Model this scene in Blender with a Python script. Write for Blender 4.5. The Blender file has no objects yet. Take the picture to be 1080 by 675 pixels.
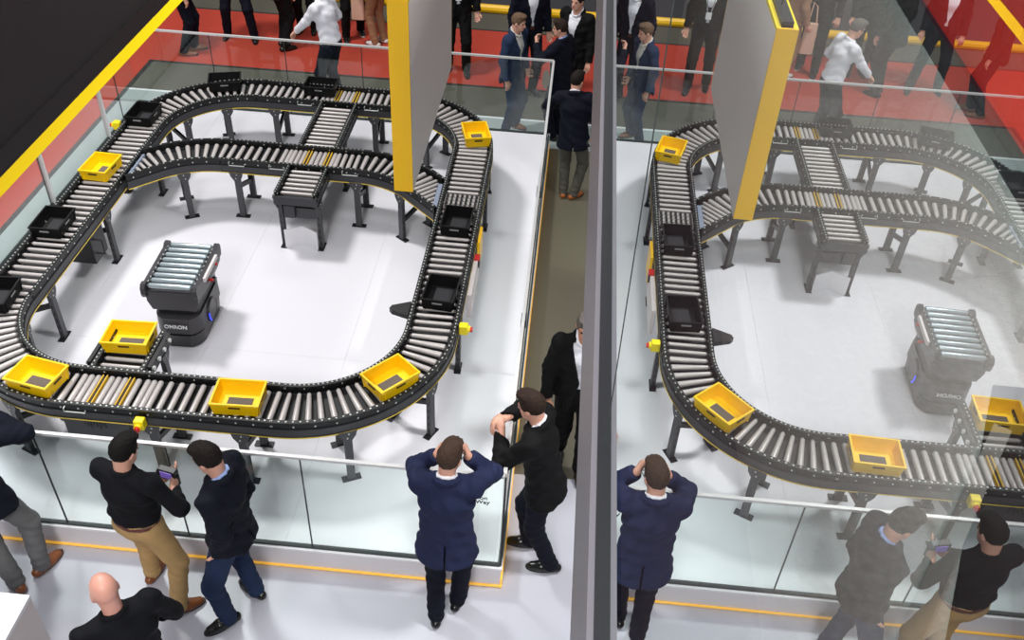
import bpy, math, random
import numpy as np
from mathutils import Vector, Matrix
random.seed(7)
rng = np.random.default_rng(5)
sc = bpy.context.scene
COL = sc.collection
PI = math.pi

# ------------------------------------------------------------------ camera
CAM_H = 6.05
F_PX, YAW, PITCH, ROLL = 1000.302, -0.0476770747, 0.695493341, 0.0570749002
cy_, sy_, cp_, sp_ = math.cos(YAW), math.sin(YAW), math.cos(PITCH), math.sin(PITCH)
fwd = Vector((sy_ * cp_, cy_ * cp_, -sp_)); right = Vector((cy_, -sy_, 0)); down = fwd.cross(right)
r2 = right * math.cos(ROLL) - down * math.sin(ROLL); d2 = down * math.cos(ROLL) + right * math.sin(ROLL)
cam_data = bpy.data.cameras.new('camera'); cam = bpy.data.objects.new('camera', cam_data); COL.objects.link(cam)
cam_data.sensor_fit = 'HORIZONTAL'; cam_data.sensor_width = 36.0; cam_data.lens = F_PX / 1080 * 36.0
cam_data.clip_start = 0.02; cam_data.clip_end = 200
u_ = -d2; b_ = -fwd
cam.matrix_world = Matrix(((r2.x, u_.x, b_.x, 0), (r2.y, u_.y, b_.y, 0), (r2.z, u_.z, b_.z, CAM_H), (0, 0, 0, 1)))
sc.camera = cam

# ------------------------------------------------------------------ world, lights, exposure
w = bpy.data.worlds.new('hall_air'); sc.world = w; w.use_nodes = True
bgn = w.node_tree.nodes['Background']; bgn.inputs[0].default_value = (0.93, 0.96, 1.0, 1); bgn.inputs[1].default_value = 0.26

def area(name, loc, target, size, power, col=(1, 1, 1), spread=180):
    l = bpy.data.lights.new(name, 'AREA'); l.shape = 'SQUARE'; l.size = size; l.energy = power; l.color = col
    l.spread = math.radians(spread)
    o = bpy.data.objects.new(name, l); COL.objects.link(o); o.location = loc
    o.rotation_euler = (Vector(target) - Vector(loc)).to_track_quat('-Z', 'Y').to_euler()
    return o
area('hall_lamp_key', (-6.4, 9.6, 11.0), (-2.8, 7.4, 0.2), 1.5, 1080, (1, 0.985, 0.97))
area('hall_lamp_middle', (-2.6, 7.0, 12.0), (-2.6, 7.0, 0), 3.0, 110, (0.97, 0.98, 1))
area('hall_lamp_front', (-2.4, 2.2, 12.0), (-2.2, 3.4, 0), 3.0, 420, (0.97, 0.98, 1))
area('added_fill_behind', (-1.6, -4.5, 10.0), (-1.6, 4.6, 1.0), 2.5, 950, (1, 0.985, 0.96))  # added fill from behind the camera, brightens sign front and people
area('hall_lamp_rear', (-2.2, 14.4, 11.0), (-2.2, 12.6, 0), 3.0, 200, (1, 0.98, 0.95))
area('added_fill_side', (5.2, 4.6, 11.0), (-1.3, 4.8, 3.9), 1.6, 230, (1, 0.99, 0.97), 60)  # added fill from the right, brightens the display edge and sign side
sc.view_settings.view_transform = 'Standard'; sc.view_settings.look = 'None'
sc.view_settings.exposure = -0.22; sc.view_settings.gamma = 1.0; sc.view_settings.use_curve_mapping = False
sc.cycles.max_bounces = 10; sc.cycles.transparent_max_bounces = 24; sc.cycles.glossy_bounces = 5

# ------------------------------------------------------------------ materials
def srgb(r, g, b):
    f = lambda c: (c / 255 / 12.92) if c / 255 <= 0.04045 else ((c / 255 + 0.055) / 1.055) ** 2.4
    return (f(r), f(g), f(b))
MATS = {}
def mat(key, rgb, rough=0.5, metal=0.0, vary=0.06, scale=6.0, bump=0.0, bscale=120.0, spec=0.5, emit=0.0, coat=0.0):
    if key in MATS: return MATS[key]
    m = bpy.data.materials.new(key); m.use_nodes = True; nt = m.node_tree; n = nt.nodes; p = n['Principled BSDF']
    c = srgb(*rgb) if max(rgb) > 1.001 else rgb
    tc = n.new('ShaderNodeTexCoord'); nz = n.new('ShaderNodeTexNoise'); nz.inputs['Scale'].default_value = scale; nz.inputs['Detail'].default_value = 4
    nt.links.new(tc.outputs['Object'], nz.inputs['Vector'])
    mx = n.new('ShaderNodeMix'); mx.data_type = 'RGBA'
    a = [max(0, x * (1 - vary)) for x in c]; b = [min(1, x * (1 + vary)) for x in c]
    mx.inputs[6].default_value = (*a, 1); mx.inputs[7].default_value = (*b, 1)
    nt.links.new(nz.outputs['Fac'], mx.inputs[0]); nt.links.new(mx.outputs[2], p.inputs['Base Color'])
    p.inputs['Roughness'].default_value = rough; p.inputs['Metallic'].default_value = metal
    p.inputs['Specular IOR Level'].default_value = spec; p.inputs['Coat Weight'].default_value = coat
    if emit > 0:
        p.inputs['Emission Color'].default_value = (*c, 1); p.inputs['Emission Strength'].default_value = emit
    if bump > 0:
        n2 = n.new('ShaderNodeTexNoise'); n2.inputs['Scale'].default_value = bscale; n2.inputs['Detail'].default_value = 3
        nt.links.new(tc.outputs['Object'], n2.inputs['Vector'])
        bp = n.new('ShaderNodeBump'); bp.inputs['Strength'].default_value = bump; bp.inputs['Distance'].default_value = 0.01
        nt.links.new(n2.outputs['Fac'], bp.inputs['Height']); nt.links.new(bp.outputs['Normal'], p.inputs['Normal'])
    MATS[key] = m; return m
def fabric(key, rgb, rough=0.85): return mat('cloth_' + key, rgb, rough, vary=0.18, scale=9, bump=0.35, bscale=38, spec=0.2)

def thin_glass(key, tint, refl):
    m = bpy.data.materials.new(key); m.use_nodes = True; nt = m.node_tree; n = nt.nodes; n.clear()
    out = n.new('ShaderNodeOutputMaterial'); mix = n.new('ShaderNodeMixShader'); tr = n.new('ShaderNodeBsdfTransparent'); gl = n.new('ShaderNodeBsdfGlossy')
    tr.inputs[0].default_value = (*tint, 1); gl.inputs['Roughness'].default_value = 0.0; gl.inputs[0].default_value = (0.97, 0.99, 0.98, 1)
    lw = n.new('ShaderNodeLayerWeight'); lw.inputs[0].default_value = 0.5
    pw = n.new('ShaderNodeMath'); pw.operation = 'POWER'; pw.inputs[1].default_value = 4.0
    ml = n.new('ShaderNodeMath'); ml.operation = 'MULTIPLY_ADD'; ml.inputs[1].default_value = 0.9 * refl; ml.inputs[2].default_value = 0.035 * refl
    nt.links.new(lw.outputs['Facing'], pw.inputs[0]); nt.links.new(pw.outputs[0], ml.inputs[0]); nt.links.new(ml.outputs[0], mix.inputs[0])
    nt.links.new(tr.outputs[0], mix.inputs[1]); nt.links.new(gl.outputs[0], mix.inputs[2]); nt.links.new(mix.outputs[0], out.inputs[0])
    MATS[key] = m; return m
def coated_glass(key):
    # reflective solar-control coating: mirror share grows towards grazing view (Schlick-like), faint smears in the roughness
    m = bpy.data.materials.new(key); m.use_nodes = True; nt = m.node_tree; n = nt.nodes; n.clear()
    out = n.new('ShaderNodeOutputMaterial'); mix = n.new('ShaderNodeMixShader'); tr = n.new('ShaderNodeBsdfTransparent'); gl = n.new('ShaderNodeBsdfGlossy')
    tr.inputs[0].default_value = (0.9, 0.95, 0.94, 1); gl.inputs['Roughness'].default_value = 0.0; gl.inputs[0].default_value = (0.92, 0.96, 0.955, 1)
    lw = n.new('ShaderNodeLayerWeight'); lw.inputs[0].default_value = 0.5
    rp = n.new('ShaderNodeMapRange'); rp.inputs[1].default_value = 0.56; rp.inputs[2].default_value = 0.96; rp.inputs[3].default_value = 0.0; rp.inputs[4].default_value = 1.0
    pw = n.new('ShaderNodeMath'); pw.operation = 'POWER'; pw.inputs[1].default_value = 0.5
    ma = n.new('ShaderNodeMath'); ma.operation = 'MULTIPLY_ADD'; ma.inputs[1].default_value = 0.60; ma.inputs[2].default_value = 0.36
    nt.links.new(lw.outputs['Facing'], rp.inputs[0]); nt.links.new(rp.outputs[0], pw.inputs[0]); nt.links.new(pw.outputs[0], ma.inputs[0]); nt.links.new(ma.outputs[0], mix.inputs[0])
    nt.links.new(tr.outputs[0], mix.inputs[1]); nt.links.new(gl.outputs[0], mix.inputs[2]); nt.links.new(mix.outputs[0], out.inputs[0])
    MATS[key] = m; return m

M_BLACK = mat('black_plastic', (20, 20, 23), 0.42, vary=0.15)
M_RAIL = mat('black_rail', (13, 13, 15), 0.42, vary=0.2, metal=0.1)
M_FRAME = mat('charcoal_steel', (60, 60, 64), 0.42, metal=0.25, vary=0.08)
M_LEG = mat('grey_steel_leg', (66, 66, 70), 0.45, metal=0.2, vary=0.1)
M_DARKLEG = mat('perforated_black_steel', (30, 30, 33), 0.5, metal=0.2)
M_ROLL = mat('grey_roller', (182, 176, 174), 0.34, metal=0.12, vary=0.06, scale=14)
M_ROLLZ = mat('zinc_roller', (176, 188, 194), 0.25, metal=0.55, vary=0.06, scale=14)
M_BED = mat('roller_bed', (30, 28, 30), 0.6, vary=0.12)
M_YLINE = mat('yellow_trim', (226, 196, 70), 0.4)
M_YBELT = mat('yellow_belt', (222, 178, 40), 0.5)
M_WHITE = mat('white_lacquer', (232, 231, 235), 0.35, vary=0.015)
M_BOLT = mat('zinc_bolt', (205, 210, 205), 0.3, metal=0.5)
M_CRY = mat('yellow_crate', (255, 206, 8), 0.36, vary=0.03, coat=0.1)
M_CRB = mat('black_crate', (7, 7, 9), 0.55, vary=0.1, spec=0.3)
M_MATG = mat('grey_insert', (92, 86, 80), 0.8, vary=0.12, scale=60)
M_MATK = mat('black_insert', (30, 30, 35), 0.7, vary=0.1, scale=60)
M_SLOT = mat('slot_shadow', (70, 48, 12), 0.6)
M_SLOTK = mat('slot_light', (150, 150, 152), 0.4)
M_YSIGN = mat('yellow_lacquer', (255, 198, 8), 0.38, vary=0.02, coat=0.2)
M_YBRIGHT = mat('bright_yellow_edge', (255, 226, 0), 0.45, vary=0.02)
M_GREYP = mat('warm_grey_panel', (212, 203, 203), 0.5, vary=0.03, scale=1.5)
M_SILVER = mat('satin_rail', (200, 200, 200), 0.35, metal=0.2, vary=0.02)
M_SEAL = mat('dark_seal', (46, 54, 54), 0.6)
M_RED = mat('red_button', (200, 30, 24), 0.4)
M_ESTOP = mat('safety_yellow', (246, 222, 10), 0.4)
M_TEXT = mat('lettering_black', (18, 18, 20), 0.6)
M_TEXTW = mat('lettering_white', (235, 235, 235), 0.5)
M_BLUE = mat('blue_led', (40, 60, 255), 0.3, emit=2.5)
M_ROBOT = mat('robot_shell', (56, 54, 58), 0.38, vary=0.05)
M_ROBOTD = mat('robot_dark', (34, 33, 36), 0.45)
G_BAR = thin_glass('clear_barrier_glass', (0.925, 0.968, 0.955), 0.9)
G_COAT = coated_glass('coated_glass')
G_CLEAR = thin_glass('clear_inner_face', (1, 1, 1), 0.0)

# ------------------------------------------------------------------ mesh helpers
def tag(o, label=None, cat=None, group=None, kind=None):
    if label: o['label'] = label
    if cat: o['category'] = cat
    if group: o['group'] = group
    if kind: o['kind'] = kind
    return o
def root(name, loc, label, cat, group=None, rz=0.0):
    o = bpy.data.objects.new(name, None); COL.objects.link(o); o.location = loc; o.rotation_euler = (0, 0, rz); o.empty_display_size = 0.1
    return tag(o, label, cat, group)

class MB:
    def __init__(s): s.v = []; s.f = []
    def add(s, v, f):
        o = len(s.v); s.v += [tuple(x) for x in v]; s.f += [tuple(i + o for i in q) for q in f]; return s
    def box(s, c, d, rz=0.0, taper=None):
        hx, hy, hz = d[0] / 2, d[1] / 2, d[2] / 2; vs = []
        for z in (-1, 1):
            k = 1.0 if (taper is None or z > 0) else taper
            for x, y in ((-1, -1), (1, -1), (1, 1), (-1, 1)):
                X, Y = x * hx * k, y * hy * k
                vs.append((c[0] + X * math.cos(rz) - Y * math.sin(rz), c[1] + X * math.sin(rz) + Y * math.cos(rz), c[2] + z * hz))
        return s.add(vs, [(3, 2, 1, 0), (4, 5, 6, 7), (0, 1, 5, 4), (1, 2, 6, 5), (2, 3, 7, 6), (3, 0, 4, 7)])
    def b(s, x0, x1, y0, y1, z0, z1): return s.box(((x0 + x1) / 2, (y0 + y1) / 2, (z0 + z1) / 2), (x1 - x0, y1 - y0, z1 - z0))
    def bar(s, a, b, w, h, up=(0, 0, 1)):
        a = Vector(a); b = Vector(b); t = (b - a).normalized(); up = Vector(up)
        if abs(t.dot(up)) > 0.98: up = Vector((0, 1, 0))
        n = t.cross(up).normalized(); u = n.cross(t).normalized(); vs = []
        for p in (a, b):
            for i, j in ((-1, -1), (1, -1), (1, 1), (-1, 1)): vs.append(p + n * (i * w / 2) + u * (j * h / 2))
        return s.add(vs, [(0, 1, 2, 3), (7, 6, 5, 4), (0, 4, 5, 1), (1, 5, 6, 2), (2, 6, 7, 3), (3, 7, 4, 0)])
    def tube(s, pts, r, n=8, closed=False):
        pts = [Vector(p) for p in pts]; rings = []; L = len(pts)
        for i, p in enumerate(pts):
            t = (pts[min(i + 1, L - 1)] - pts[max(i - 1, 0)]).normalized()
            up = Vector((0, 0, 1)) if abs(t.z) < 0.9 else Vector((0, 1, 0))
            a = t.cross(up).normalized(); b2 = a.cross(t)
            rr = r[i] if isinstance(r, (list, tuple)) else r
            rings.append([p + a * (rr * math.cos(2 * PI * k / n)) + b2 * (rr * math.sin(2 * PI * k / n)) for k in range(n)])
        vs = [q for R in rings for q in R]; fs = []
        for i in range(L - 1):
            for k in range(n):
                k2 = (k + 1) % n; fs.append((i * n + k, (i + 1) * n + k, (i + 1) * n + k2, i * n + k2))
        fs.append(tuple(range(n))); fs.append(tuple((L - 1) * n + k for k in reversed(range(n))))
        return s.add(vs, fs)
    def prism(s, poly, z0, z1, scale_top=1.0):
        n = len(poly); cx = sum(p[0] for p in poly) / n; cy = sum(p[1] for p in poly) / n
        vs = [(x, y, z0) for x, y in poly] + [(cx + (x - cx) * scale_top, cy + (y - cy) * scale_top, z1) for x, y in poly]
        fs = [tuple(reversed(range(n))), tuple(range(n, 2 * n))] + [(i, (i + 1) % n, n + (i + 1) % n, n + i) for i in range(n)]
        return s.add(vs, fs)
    def extrude(s, poly3, d):
        n = len(poly3); d = Vector(d); a = [Vector(p) for p in poly3]; vs = a + [p + d for p in a]
        fs = [tuple(range(n)), tuple(reversed(range(n, 2 * n)))] + [((i + 1) % n, i, n + i, n + (i + 1) % n) for i in range(n)]
        return s.add(vs, fs)
    def sweep(s, pts, prof):
        # pts: list of (pos2d, normal2d); prof: polygon of (u, z)
        n = len(prof); vs = []
        for p, nn in pts:
            for u, z in prof: vs.append((p[0] + nn[0] * u, p[1] + nn[1] * u, z))
        fs = []
        for i in range(len(pts) - 1):
            for k in range(n):
                k2 = (k + 1) % n; fs.append((i * n + k, i * n + k2, (i + 1) * n + k2, (i + 1) * n + k))
        fs.append(tuple(reversed(range(n)))); fs.append(tuple((len(pts) - 1) * n + k for k in range(n)))
        return s.add(vs, fs)
    def mesh(s, name):
        me = bpy.data.meshes.new(name); me.from_pydata(s.v, [], s.f); me.update(); return me

def fix_normals(me):
    import bmesh
    bm = bmesh.new(); bm.from_mesh(me); bmesh.ops.recalc_face_normals(bm, faces=bm.faces); bm.to_mesh(me); bm.free()
def obj(name, mb, m, parent=None, smooth=False, local=False, bevel=0.0, kind=None):
    """one mesh object; vertices in world space unless local"""
    me = mb.mesh(name) if isinstance(mb, MB) else mb
    fix_normals(me)
    if parent is not None and not local:
        mw = Matrix.Translation(-Vector(parent_world(parent))); me.transform(mw)
    o = bpy.data.objects.new(name, me); COL.objects.link(o); o.parent = parent
    me.materials.append(m)
    if smooth:
        for p in me.polygons: p.use_smooth = True
    if bevel > 0:
        bv = o.modifiers.new('bevel', 'BEVEL'); bv.width = bevel; bv.segments = 2; bv.limit_method = 'ANGLE'
    if kind: o['kind'] = kind
    return o
def parent_world(p):
    v = Vector((0, 0, 0))
    while p is not None: v += Vector(p.location); p = p.parent
    return v
def inst(name, me, m, parent, loc, rz=0.0, scale=(1, 1, 1)):
    o = bpy.data.objects.new(name, me); COL.objects.link(o); o.parent = parent
    o.location = Vector(loc) - parent_world(parent); o.rotation_euler = (0, 0, rz); o.scale = scale
    if not me.materials: me.materials.append(m)
    return o
def text_mesh(body, size, depth=0.002, bold=0.0):
    cu = bpy.data.curves.new('lettering', 'FONT'); cu.body = body; cu.size = size; cu.extrude = depth; cu.offset = bold; cu.align_x = 'CENTER'; cu.align_y = 'CENTER'; cu.resolution_u = 3
    o = bpy.data.objects.new('lettering_tmp', cu); COL.objects.link(o)
    dg = bpy.context.evaluated_depsgraph_get(); me = bpy.data.meshes.new_from_object(o.evaluated_get(dg))
    bpy.data.objects.remove(o); return me

# ------------------------------------------------------------------ setting: floors, carpets, gallery
def struct(name, mb, m, label=None, parent=None):
    o = obj(name, mb, m, parent); o['kind'] = 'structure'
    if label: o['label'] = label
    return o
M_FLOOR = mat('lavender_grey_floor', (184, 184, 195), 0.34, vary=0.035, scale=1.2, spec=0.4)
M_AISLE = mat('grey_aisle_carpet', (84, 81, 71), 0.9, vary=0.12, scale=2.5, bump=0.2, bscale=200)
M_STRIP = mat('pale_green_grey_floor', (160, 168, 168), 0.5, vary=0.05, scale=1.5)
M_REDC = mat('red_carpet', (178, 66, 52), 0.9, vary=0.08, scale=3, bump=0.2, bscale=220, spec=0.15)
M_DARKF = mat('dark_hall_floor', (56, 54, 58), 0.7, vary=0.1, scale=2)
M_EDGE = mat('carpet_edge', (36, 33, 32), 0.8)
PX0, PX1, PY0, PY1, PZ = -5.44, -0.165, 4.13, 10.66, 0.235
struct('floor', MB().b(-12, 8, -3, 10.70, -0.06, 0.0), M_FLOOR, 'pale lavender grey floor around the platform')
M_WALK = mat('shaded_beige_walkway', (104, 99, 84), 0.3, vary=0.05, scale=0.9)  # shade along the walkway is put into this darker colour
struct('floor_walkway', MB().b(-0.16, 3.0, 5.25, 10.70, -0.05, 0.002), M_WALK, 'beige grey walkway floor with shade put into its darker colour')
struct('floor_aisle', MB().b(-5.9, 8, 10.70, 12.27, -0.06, 0.0), M_AISLE, 'grey carpeted aisle behind the glass barrier')
struct('floor_strip', MB().b(-5.9, -5.5, 5.0, 10.70, -0.05, 0.003), M_STRIP, 'pale strip of floor outside the left barrier')
struct('floor_back_strip', MB().b(-5.9, 3.0, 10.70, 11.38, -0.05, 0.003), M_STRIP, 'pale strip of floor outside the back barrier')
struct('trim_floor_line', MB().b(-5.9, 3.0, 11.38, 11.42, -0.05, 0.006), M_WHITE, 'white edge line on the floor behind the back barrier')
struct('floor_red_carpet', MB().b(-12, 8, 12.30, 14.2, -0.06, 0.006), M_REDC, 'red carpet strip behind the aisle')
struct('floor_red_carpet_side', MB().b(-12, -5.93, 5.0, 12.30, -0.05, 0.006), M_REDC, 'red carpet along the left side')
struct('floor_carpet_edge', MB().b(-5.93, 8, 12.262, 12.30, -0.05, 0.008).b(-5.96, -5.9, 5.0, 12.30, -0.05, 0.008).b(-12, 8, 14.2, 14.24, -0.05, 0.008), M_EDGE, 'thin dark edging of the red carpet')
struct('floor_back', MB().b(-12, 8, 14.22, 14.9, -0.06, 0.004), M_AISLE, 'grey floor beyond the red carpet')
struct('floor_dark', MB().b(-16, 12, 14.9, 30, -0.06, 0.0), M_DARKF, 'dark hall floor far behind')
struct('trim_yellow_kerb', MB().tube([(-12, 14.95, 0.06), (8, 14.95, 0.06)], 0.07, 10), M_YSIGN, 'round yellow kerb lying across the far floor')

# upper gallery on the right with its coated glass balustrade
M_BEAM = mat('beam_grey', (112, 109, 116), 0.45, vary=0.03)
M_GASK = mat('gasket_dark', (18, 20, 26), 0.5)
M_GALF = mat('gallery_carpet', (166, 174, 170), 0.95, vary=0.3, scale=60, bump=0.4, bscale=160, spec=0.1)
M_GALR = mat('gallery_red_wall', (214, 40, 26), 0.7, vary=0.05)
M_SKIRT = mat('gallery_skirting', (26, 27, 36), 0.5)
M_MATB = mat('gallery_black_mat', (20, 21, 22), 0.9, vary=0.2, scale=80)
GX = 0.115; GZ = 4.865
struct('trim_gallery_beam', MB().b(0.0935, 0.34, -1.5, 8.0, 4.49, GZ), M_BEAM, 'pale grey steel edge beam of the upper gallery')
struct('trim_beam_gasket', MB().b(0.1035, 0.142, -1.5, 8.0, GZ, GZ + 0.006), M_GASK, 'dark gasket along the foot of the gallery glass')
struct('floor_gallery', MB().b(0.34, 1.30, -1.5, 8.0, 4.55, 4.80), M_GALF, 'speckled grey carpet of the upper gallery seen through the glass')
struct('wall_gallery', MB().b(1.17, 1.30, -1.5, 8.0, 4.80, 6.4), M_GALR, 'red gallery wall seen through the glass')
struct('baseboard_gallery', MB().b(1.155, 1.17, -1.5, 8.0, 4.80, 4.885), M_SKIRT, 'black skirting under the red gallery wall')
floor_mat = obj('floor_mat', MB().extrude([(0.62, 0.80, 4.80), (1.14, 0.80, 4.80), (1.14, 1.42, 4.80), (0.88, 1.42, 4.80)], (0, 0, 0.006)), M_MATB)
tag(floor_mat, 'black mat on the gallery carpet behind the reflecting glass', 'mat')
strip = obj('threshold_strip', MB().bar((0.56, 0.80, 4.805), (0.86, 1.30, 4.805), 0.032, 0.01), mat('strip_metal', (120, 130, 126), 0.6))
tag(strip, 'grey metal strip along the black mat on the gallery', 'strip')
gg = root('gallery_glass', (GX, 1.1, GZ), 'tall coated glass balustrade reflecting the conveyor hall like a mirror', 'glass wall')
for y0, y1 in ((-1.5, 1.0985), (1.1015, 8.0)):
    mb = MB().b(GX, GX + 0.012, y0, y1, GZ, 6.16); o = obj('glass_pane', mb, G_COAT, gg)
    o.data.materials.append(G_CLEAR)
    for p in o.data.polygons: p.material_index = 0 if p.normal.x < -0.5 else 1
obj('glass_joint', MB().b(GX - 0.0008, GX + 0.0125, 1.0985, 1.1015, GZ, 6.16), M_SEAL, gg)

# hanging black display on the left with its yellow lower edge
M_SCREEN = mat('black_display_face', (17, 17, 20), 0.55, vary=0.04, scale=1.0)
ds = root('hanging_display', (-1.48, 3.0, 4.67), 'large black hanging display panel with a bright yellow lower edge', 'display')
obj('panel', MB().b(-1.55, -1.43, 0.2, 6.2, 4.775, 7.2), M_SCREEN, ds)
obj('edge_trim', MB().b(-1.55, -1.425, 0.2, 6.2, 4.716, 4.775), M_BLACK, ds)
obj('yellow_edge', MB().b(-1.55, -1.428, 0.2, 6.2, 4.67, 4.716), M_YBRIGHT, ds)
for y in (1.0, 3.2, 5.4): obj('hanging_cable', MB().tube([(-1.49, y, 7.2), (-1.49, y, 8.4)], 0.006, 6), M_BLACK, ds)

# hanging sign: yellow front edge, grey sides, open top with black bar
sg = root('hanging_sign', (-1.18, 7.2, 2.1), 'hanging sign box with yellow front edge and plain grey side', 'sign')
SX0, SX1, SY0, SY1, SZ0, SZ1 = -1.255, -1.11, 6.15, 8.36, 2.10, 3.60
obj('yellow_front', MB().b(SX0, SX1, SY0, SY0 + 0.02, SZ0, SZ1), M_YSIGN, sg)
obj('side_panel', MB().b(SX1 - 0.018, SX1, SY0 + 0.02, SY1, SZ0, SZ1 - 0.03), mat('sign_grey_side', (243, 234, 230), 0.5, vary=0.03, scale=1.5), sg)
obj('side_panel', MB().b(SX0, SX0 + 0.018, SY0 + 0.02, SY1, SZ0, SZ1 - 0.03), mat('sign_grey_side', (243, 234, 230), 0.5, vary=0.03, scale=1.5), sg)
obj('back_panel', MB().b(SX0, SX1, SY1, SY1 + 0.02, SZ0, SZ1), M_YSIGN, sg)
obj('bottom_panel', MB().b(SX0 + 0.018, SX1 - 0.018, SY0 + 0.02, SY1, SZ0, SZ0 + 0.02), M_YSIGN, sg)
obj('top_rim', MB().b(SX0, SX0 + 0.03, SY0 + 0.02, SY1, SZ1 - 0.03, SZ1).b(SX1 - 0.03, SX1, SY0 + 0.02, SY1, SZ1 - 0.03, SZ1), M_YBRIGHT, sg)
obj('inner_bar', MB().b(SX0 + 0.032, SX1 - 0.032, SY0 + 0.05, SY1 - 0.03, SZ1 - 0.10, SZ1 + 0.03), M_BLACK, sg)
for y in (6.5, 8.0): obj('hanging_cable', MB().tube([(-1.18, y, SZ1), (-1.18, y, 7.6)], 0.005, 6), M_BLACK, sg)

# ------------------------------------------------------------------ platform and glass barrier
M_PLAT = mat('white_platform_floor', (222, 221, 227), 0.26, vary=0.02, scale=0.9, spec=0.5)
M_PLIN = mat('plinth_grey', (222, 217, 220), 0.45, vary=0.03)
plat = struct('floor_platform', MB().b(PX0 + 0.01, PX1 - 0.01, PY0 + 0.01, PY1 - 0.01, 0.0, PZ - 0.012), M_PLIN, 'low plinth under the conveyor loop')
xs = [PX0 + 0.06, -4.32, -3.05, -1.78, PX1 - 0.06]; ysn = [PY0 + 0.06, 6.2, 8.4, PY1 - 0.06]
for i in range(4):
    for j in range(3):
        obj('floor_sheet', MB().b(xs[i] + 0.0007, xs[i + 1] - 0.0007, ysn[j] + 0.0007, ysn[j + 1] - 0.0007, PZ - 0.02, PZ - 0.004), M_PLAT, plat)
obj('plinth_cap', MB().b(PX0, PX1, PY0, PY0 + 0.06, PZ - 0.02, PZ).b(PX0, PX1, PY1 - 0.06, PY1, PZ - 0.02, PZ).b(PX0, PX0 + 0.06, PY0 + 0.06, PY1 - 0.06, PZ - 0.02, PZ).b(PX1 - 0.06, PX1, PY0 + 0.06, PY1 - 0.06, PZ - 0.02, PZ), M_WHITE, plat)
M_LEDY = mat('yellow_led_and_glow', (250, 190, 70), 0.4, emit=0.45)
obj('light_strip', MB().b(PX0, PX1 + 0.004, PY0 - 0.002, PY0 + 0.008, 0.012, 0.030), M_LEDY, plat)
obj('light_strip', MB().b(PX1 - 0.012, PX1 + 0.004, PY0 + 0.01, PY1, 0.012, 0.10), M_LEDY, plat)  # taller than the LED: its glow on the plinth side is painted in
GZ0, GZ1 = PZ, 1.205
def barrier(label, axis, c, stops, posts=(), group='glass barrier sides'):
    r = root('glass_barrier', (c if axis == 'y' else (stops[0] + stops[-1]) / 2, c if axis == 'x' else (stops[0] + stops[-1]) / 2, PZ), label, 'glass barrier', group)
    t = 0.006
    def bb(a, b, c0, c1, z0, z1): return MB().b(a, b, c0, c1, z0, z1) if axis == 'x' else MB().b(c0, c1, a, b, z0, z1)
    for a, b in zip(stops[:-1], stops[1:]): obj('glass_panel', bb(a + 0.004, b - 0.004, c - t, c + t, GZ0, GZ1), G_BAR, r)
    for a in stops[1:-1]: obj('panel_seal', bb(a - 0.004, a + 0.004, c - t * 0.9, c + t * 0.9, GZ0, GZ1), M_SEAL, r)
    obj('top_rail', bb(stops[0], stops[-1], c - 0.013, c + 0.013, GZ1, GZ1 + 0.022), M_SILVER, r)
    obj('base_channel', bb(stops[0], stops[-1], c - 0.014, c + 0.014, GZ0, GZ0 + 0.02), M_SEAL, r)
    for a in posts: obj('post', bb(a - 0.02, a + 0.02, c - 0.02, c + 0.02, GZ0, GZ1), M_SILVER, r)
    return r
BF = barrier('long glass barrier with silver rail at the front of the platform', 'x', PY0 + 0.032, [PX0 + 0.02, -4.32, -3.405, -2.489, -1.568, PX1 - 0.02])
BB = barrier('glass barrier with silver rail at the back by the red carpet', 'x', PY1 - 0.032, [PX0 + 0.02, -4.36, -3.44, -2.50, -1.57, PX1 - 0.02])
BR = barrier('glass barrier along the walkway beside the gallery beam', 'y', PX1 - 0.022, [PY0 + 0.05, 6.17, 8.2, PY1 - 0.05])
barrier('glass barrier on the far left of the platform under the display', 'y', PX0 + 0.032, [PY0 + 0.05, 6.2, 8.19, 10.14, PY1 - 0.05], posts=(8.24, 9.70))
obj('end_seal', MB().b(PX1 - 0.02, PX1 - 0.008, PY0 + 0.025, PY0 + 0.039, GZ0, GZ1), M_TEXT, BF)
for y in (6.10, 8.12): obj('hinge', MB().b(PX1 - 0.05, PX1 - 0.004, y - 0.05, y + 0.05, 0.92, 1.0), M_FRAME, BR)
# lettering on the front glass by the corner
for body, x, z in (('on', -0.322, 0.985), ('Way', -0.328, 0.942)):
    me = text_mesh(body, 0.052, 0.0008, 0.001); me.transform(Matrix.Rotation(PI / 2, 4, 'X')); me.transform(Matrix.Translation((x, PY0 + 0.0245, z)))
    obj('lettering', me, M_TEXT, BF)
# faint printed lines and a grey oval plate at the back right corner of the barrier
pr = MB()
for k in range(4):
    for j in range(4): pr.b(-0.46 + 0.036 * j, -0.435 + 0.036 * j, PY1 - 0.0405, PY1 - 0.0385, 1.10 - 0.04 * k, 1.116 - 0.04 * k)
obj('printed_lines', pr, M_TEXT, BB, kind='stuff')
ov = [(-0.265 + 0.045 * math.cos(2 * PI * k / 20), PY1 - 0.046, 0.98 + 0.12 * math.sin(2 * PI * k / 20)) for k in range(20)]
obj('oval_plate', MB().extrude(ov, (0, 0.008, 0)), mat('oval_grey', (132, 128, 120), 0.6), BB)

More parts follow.
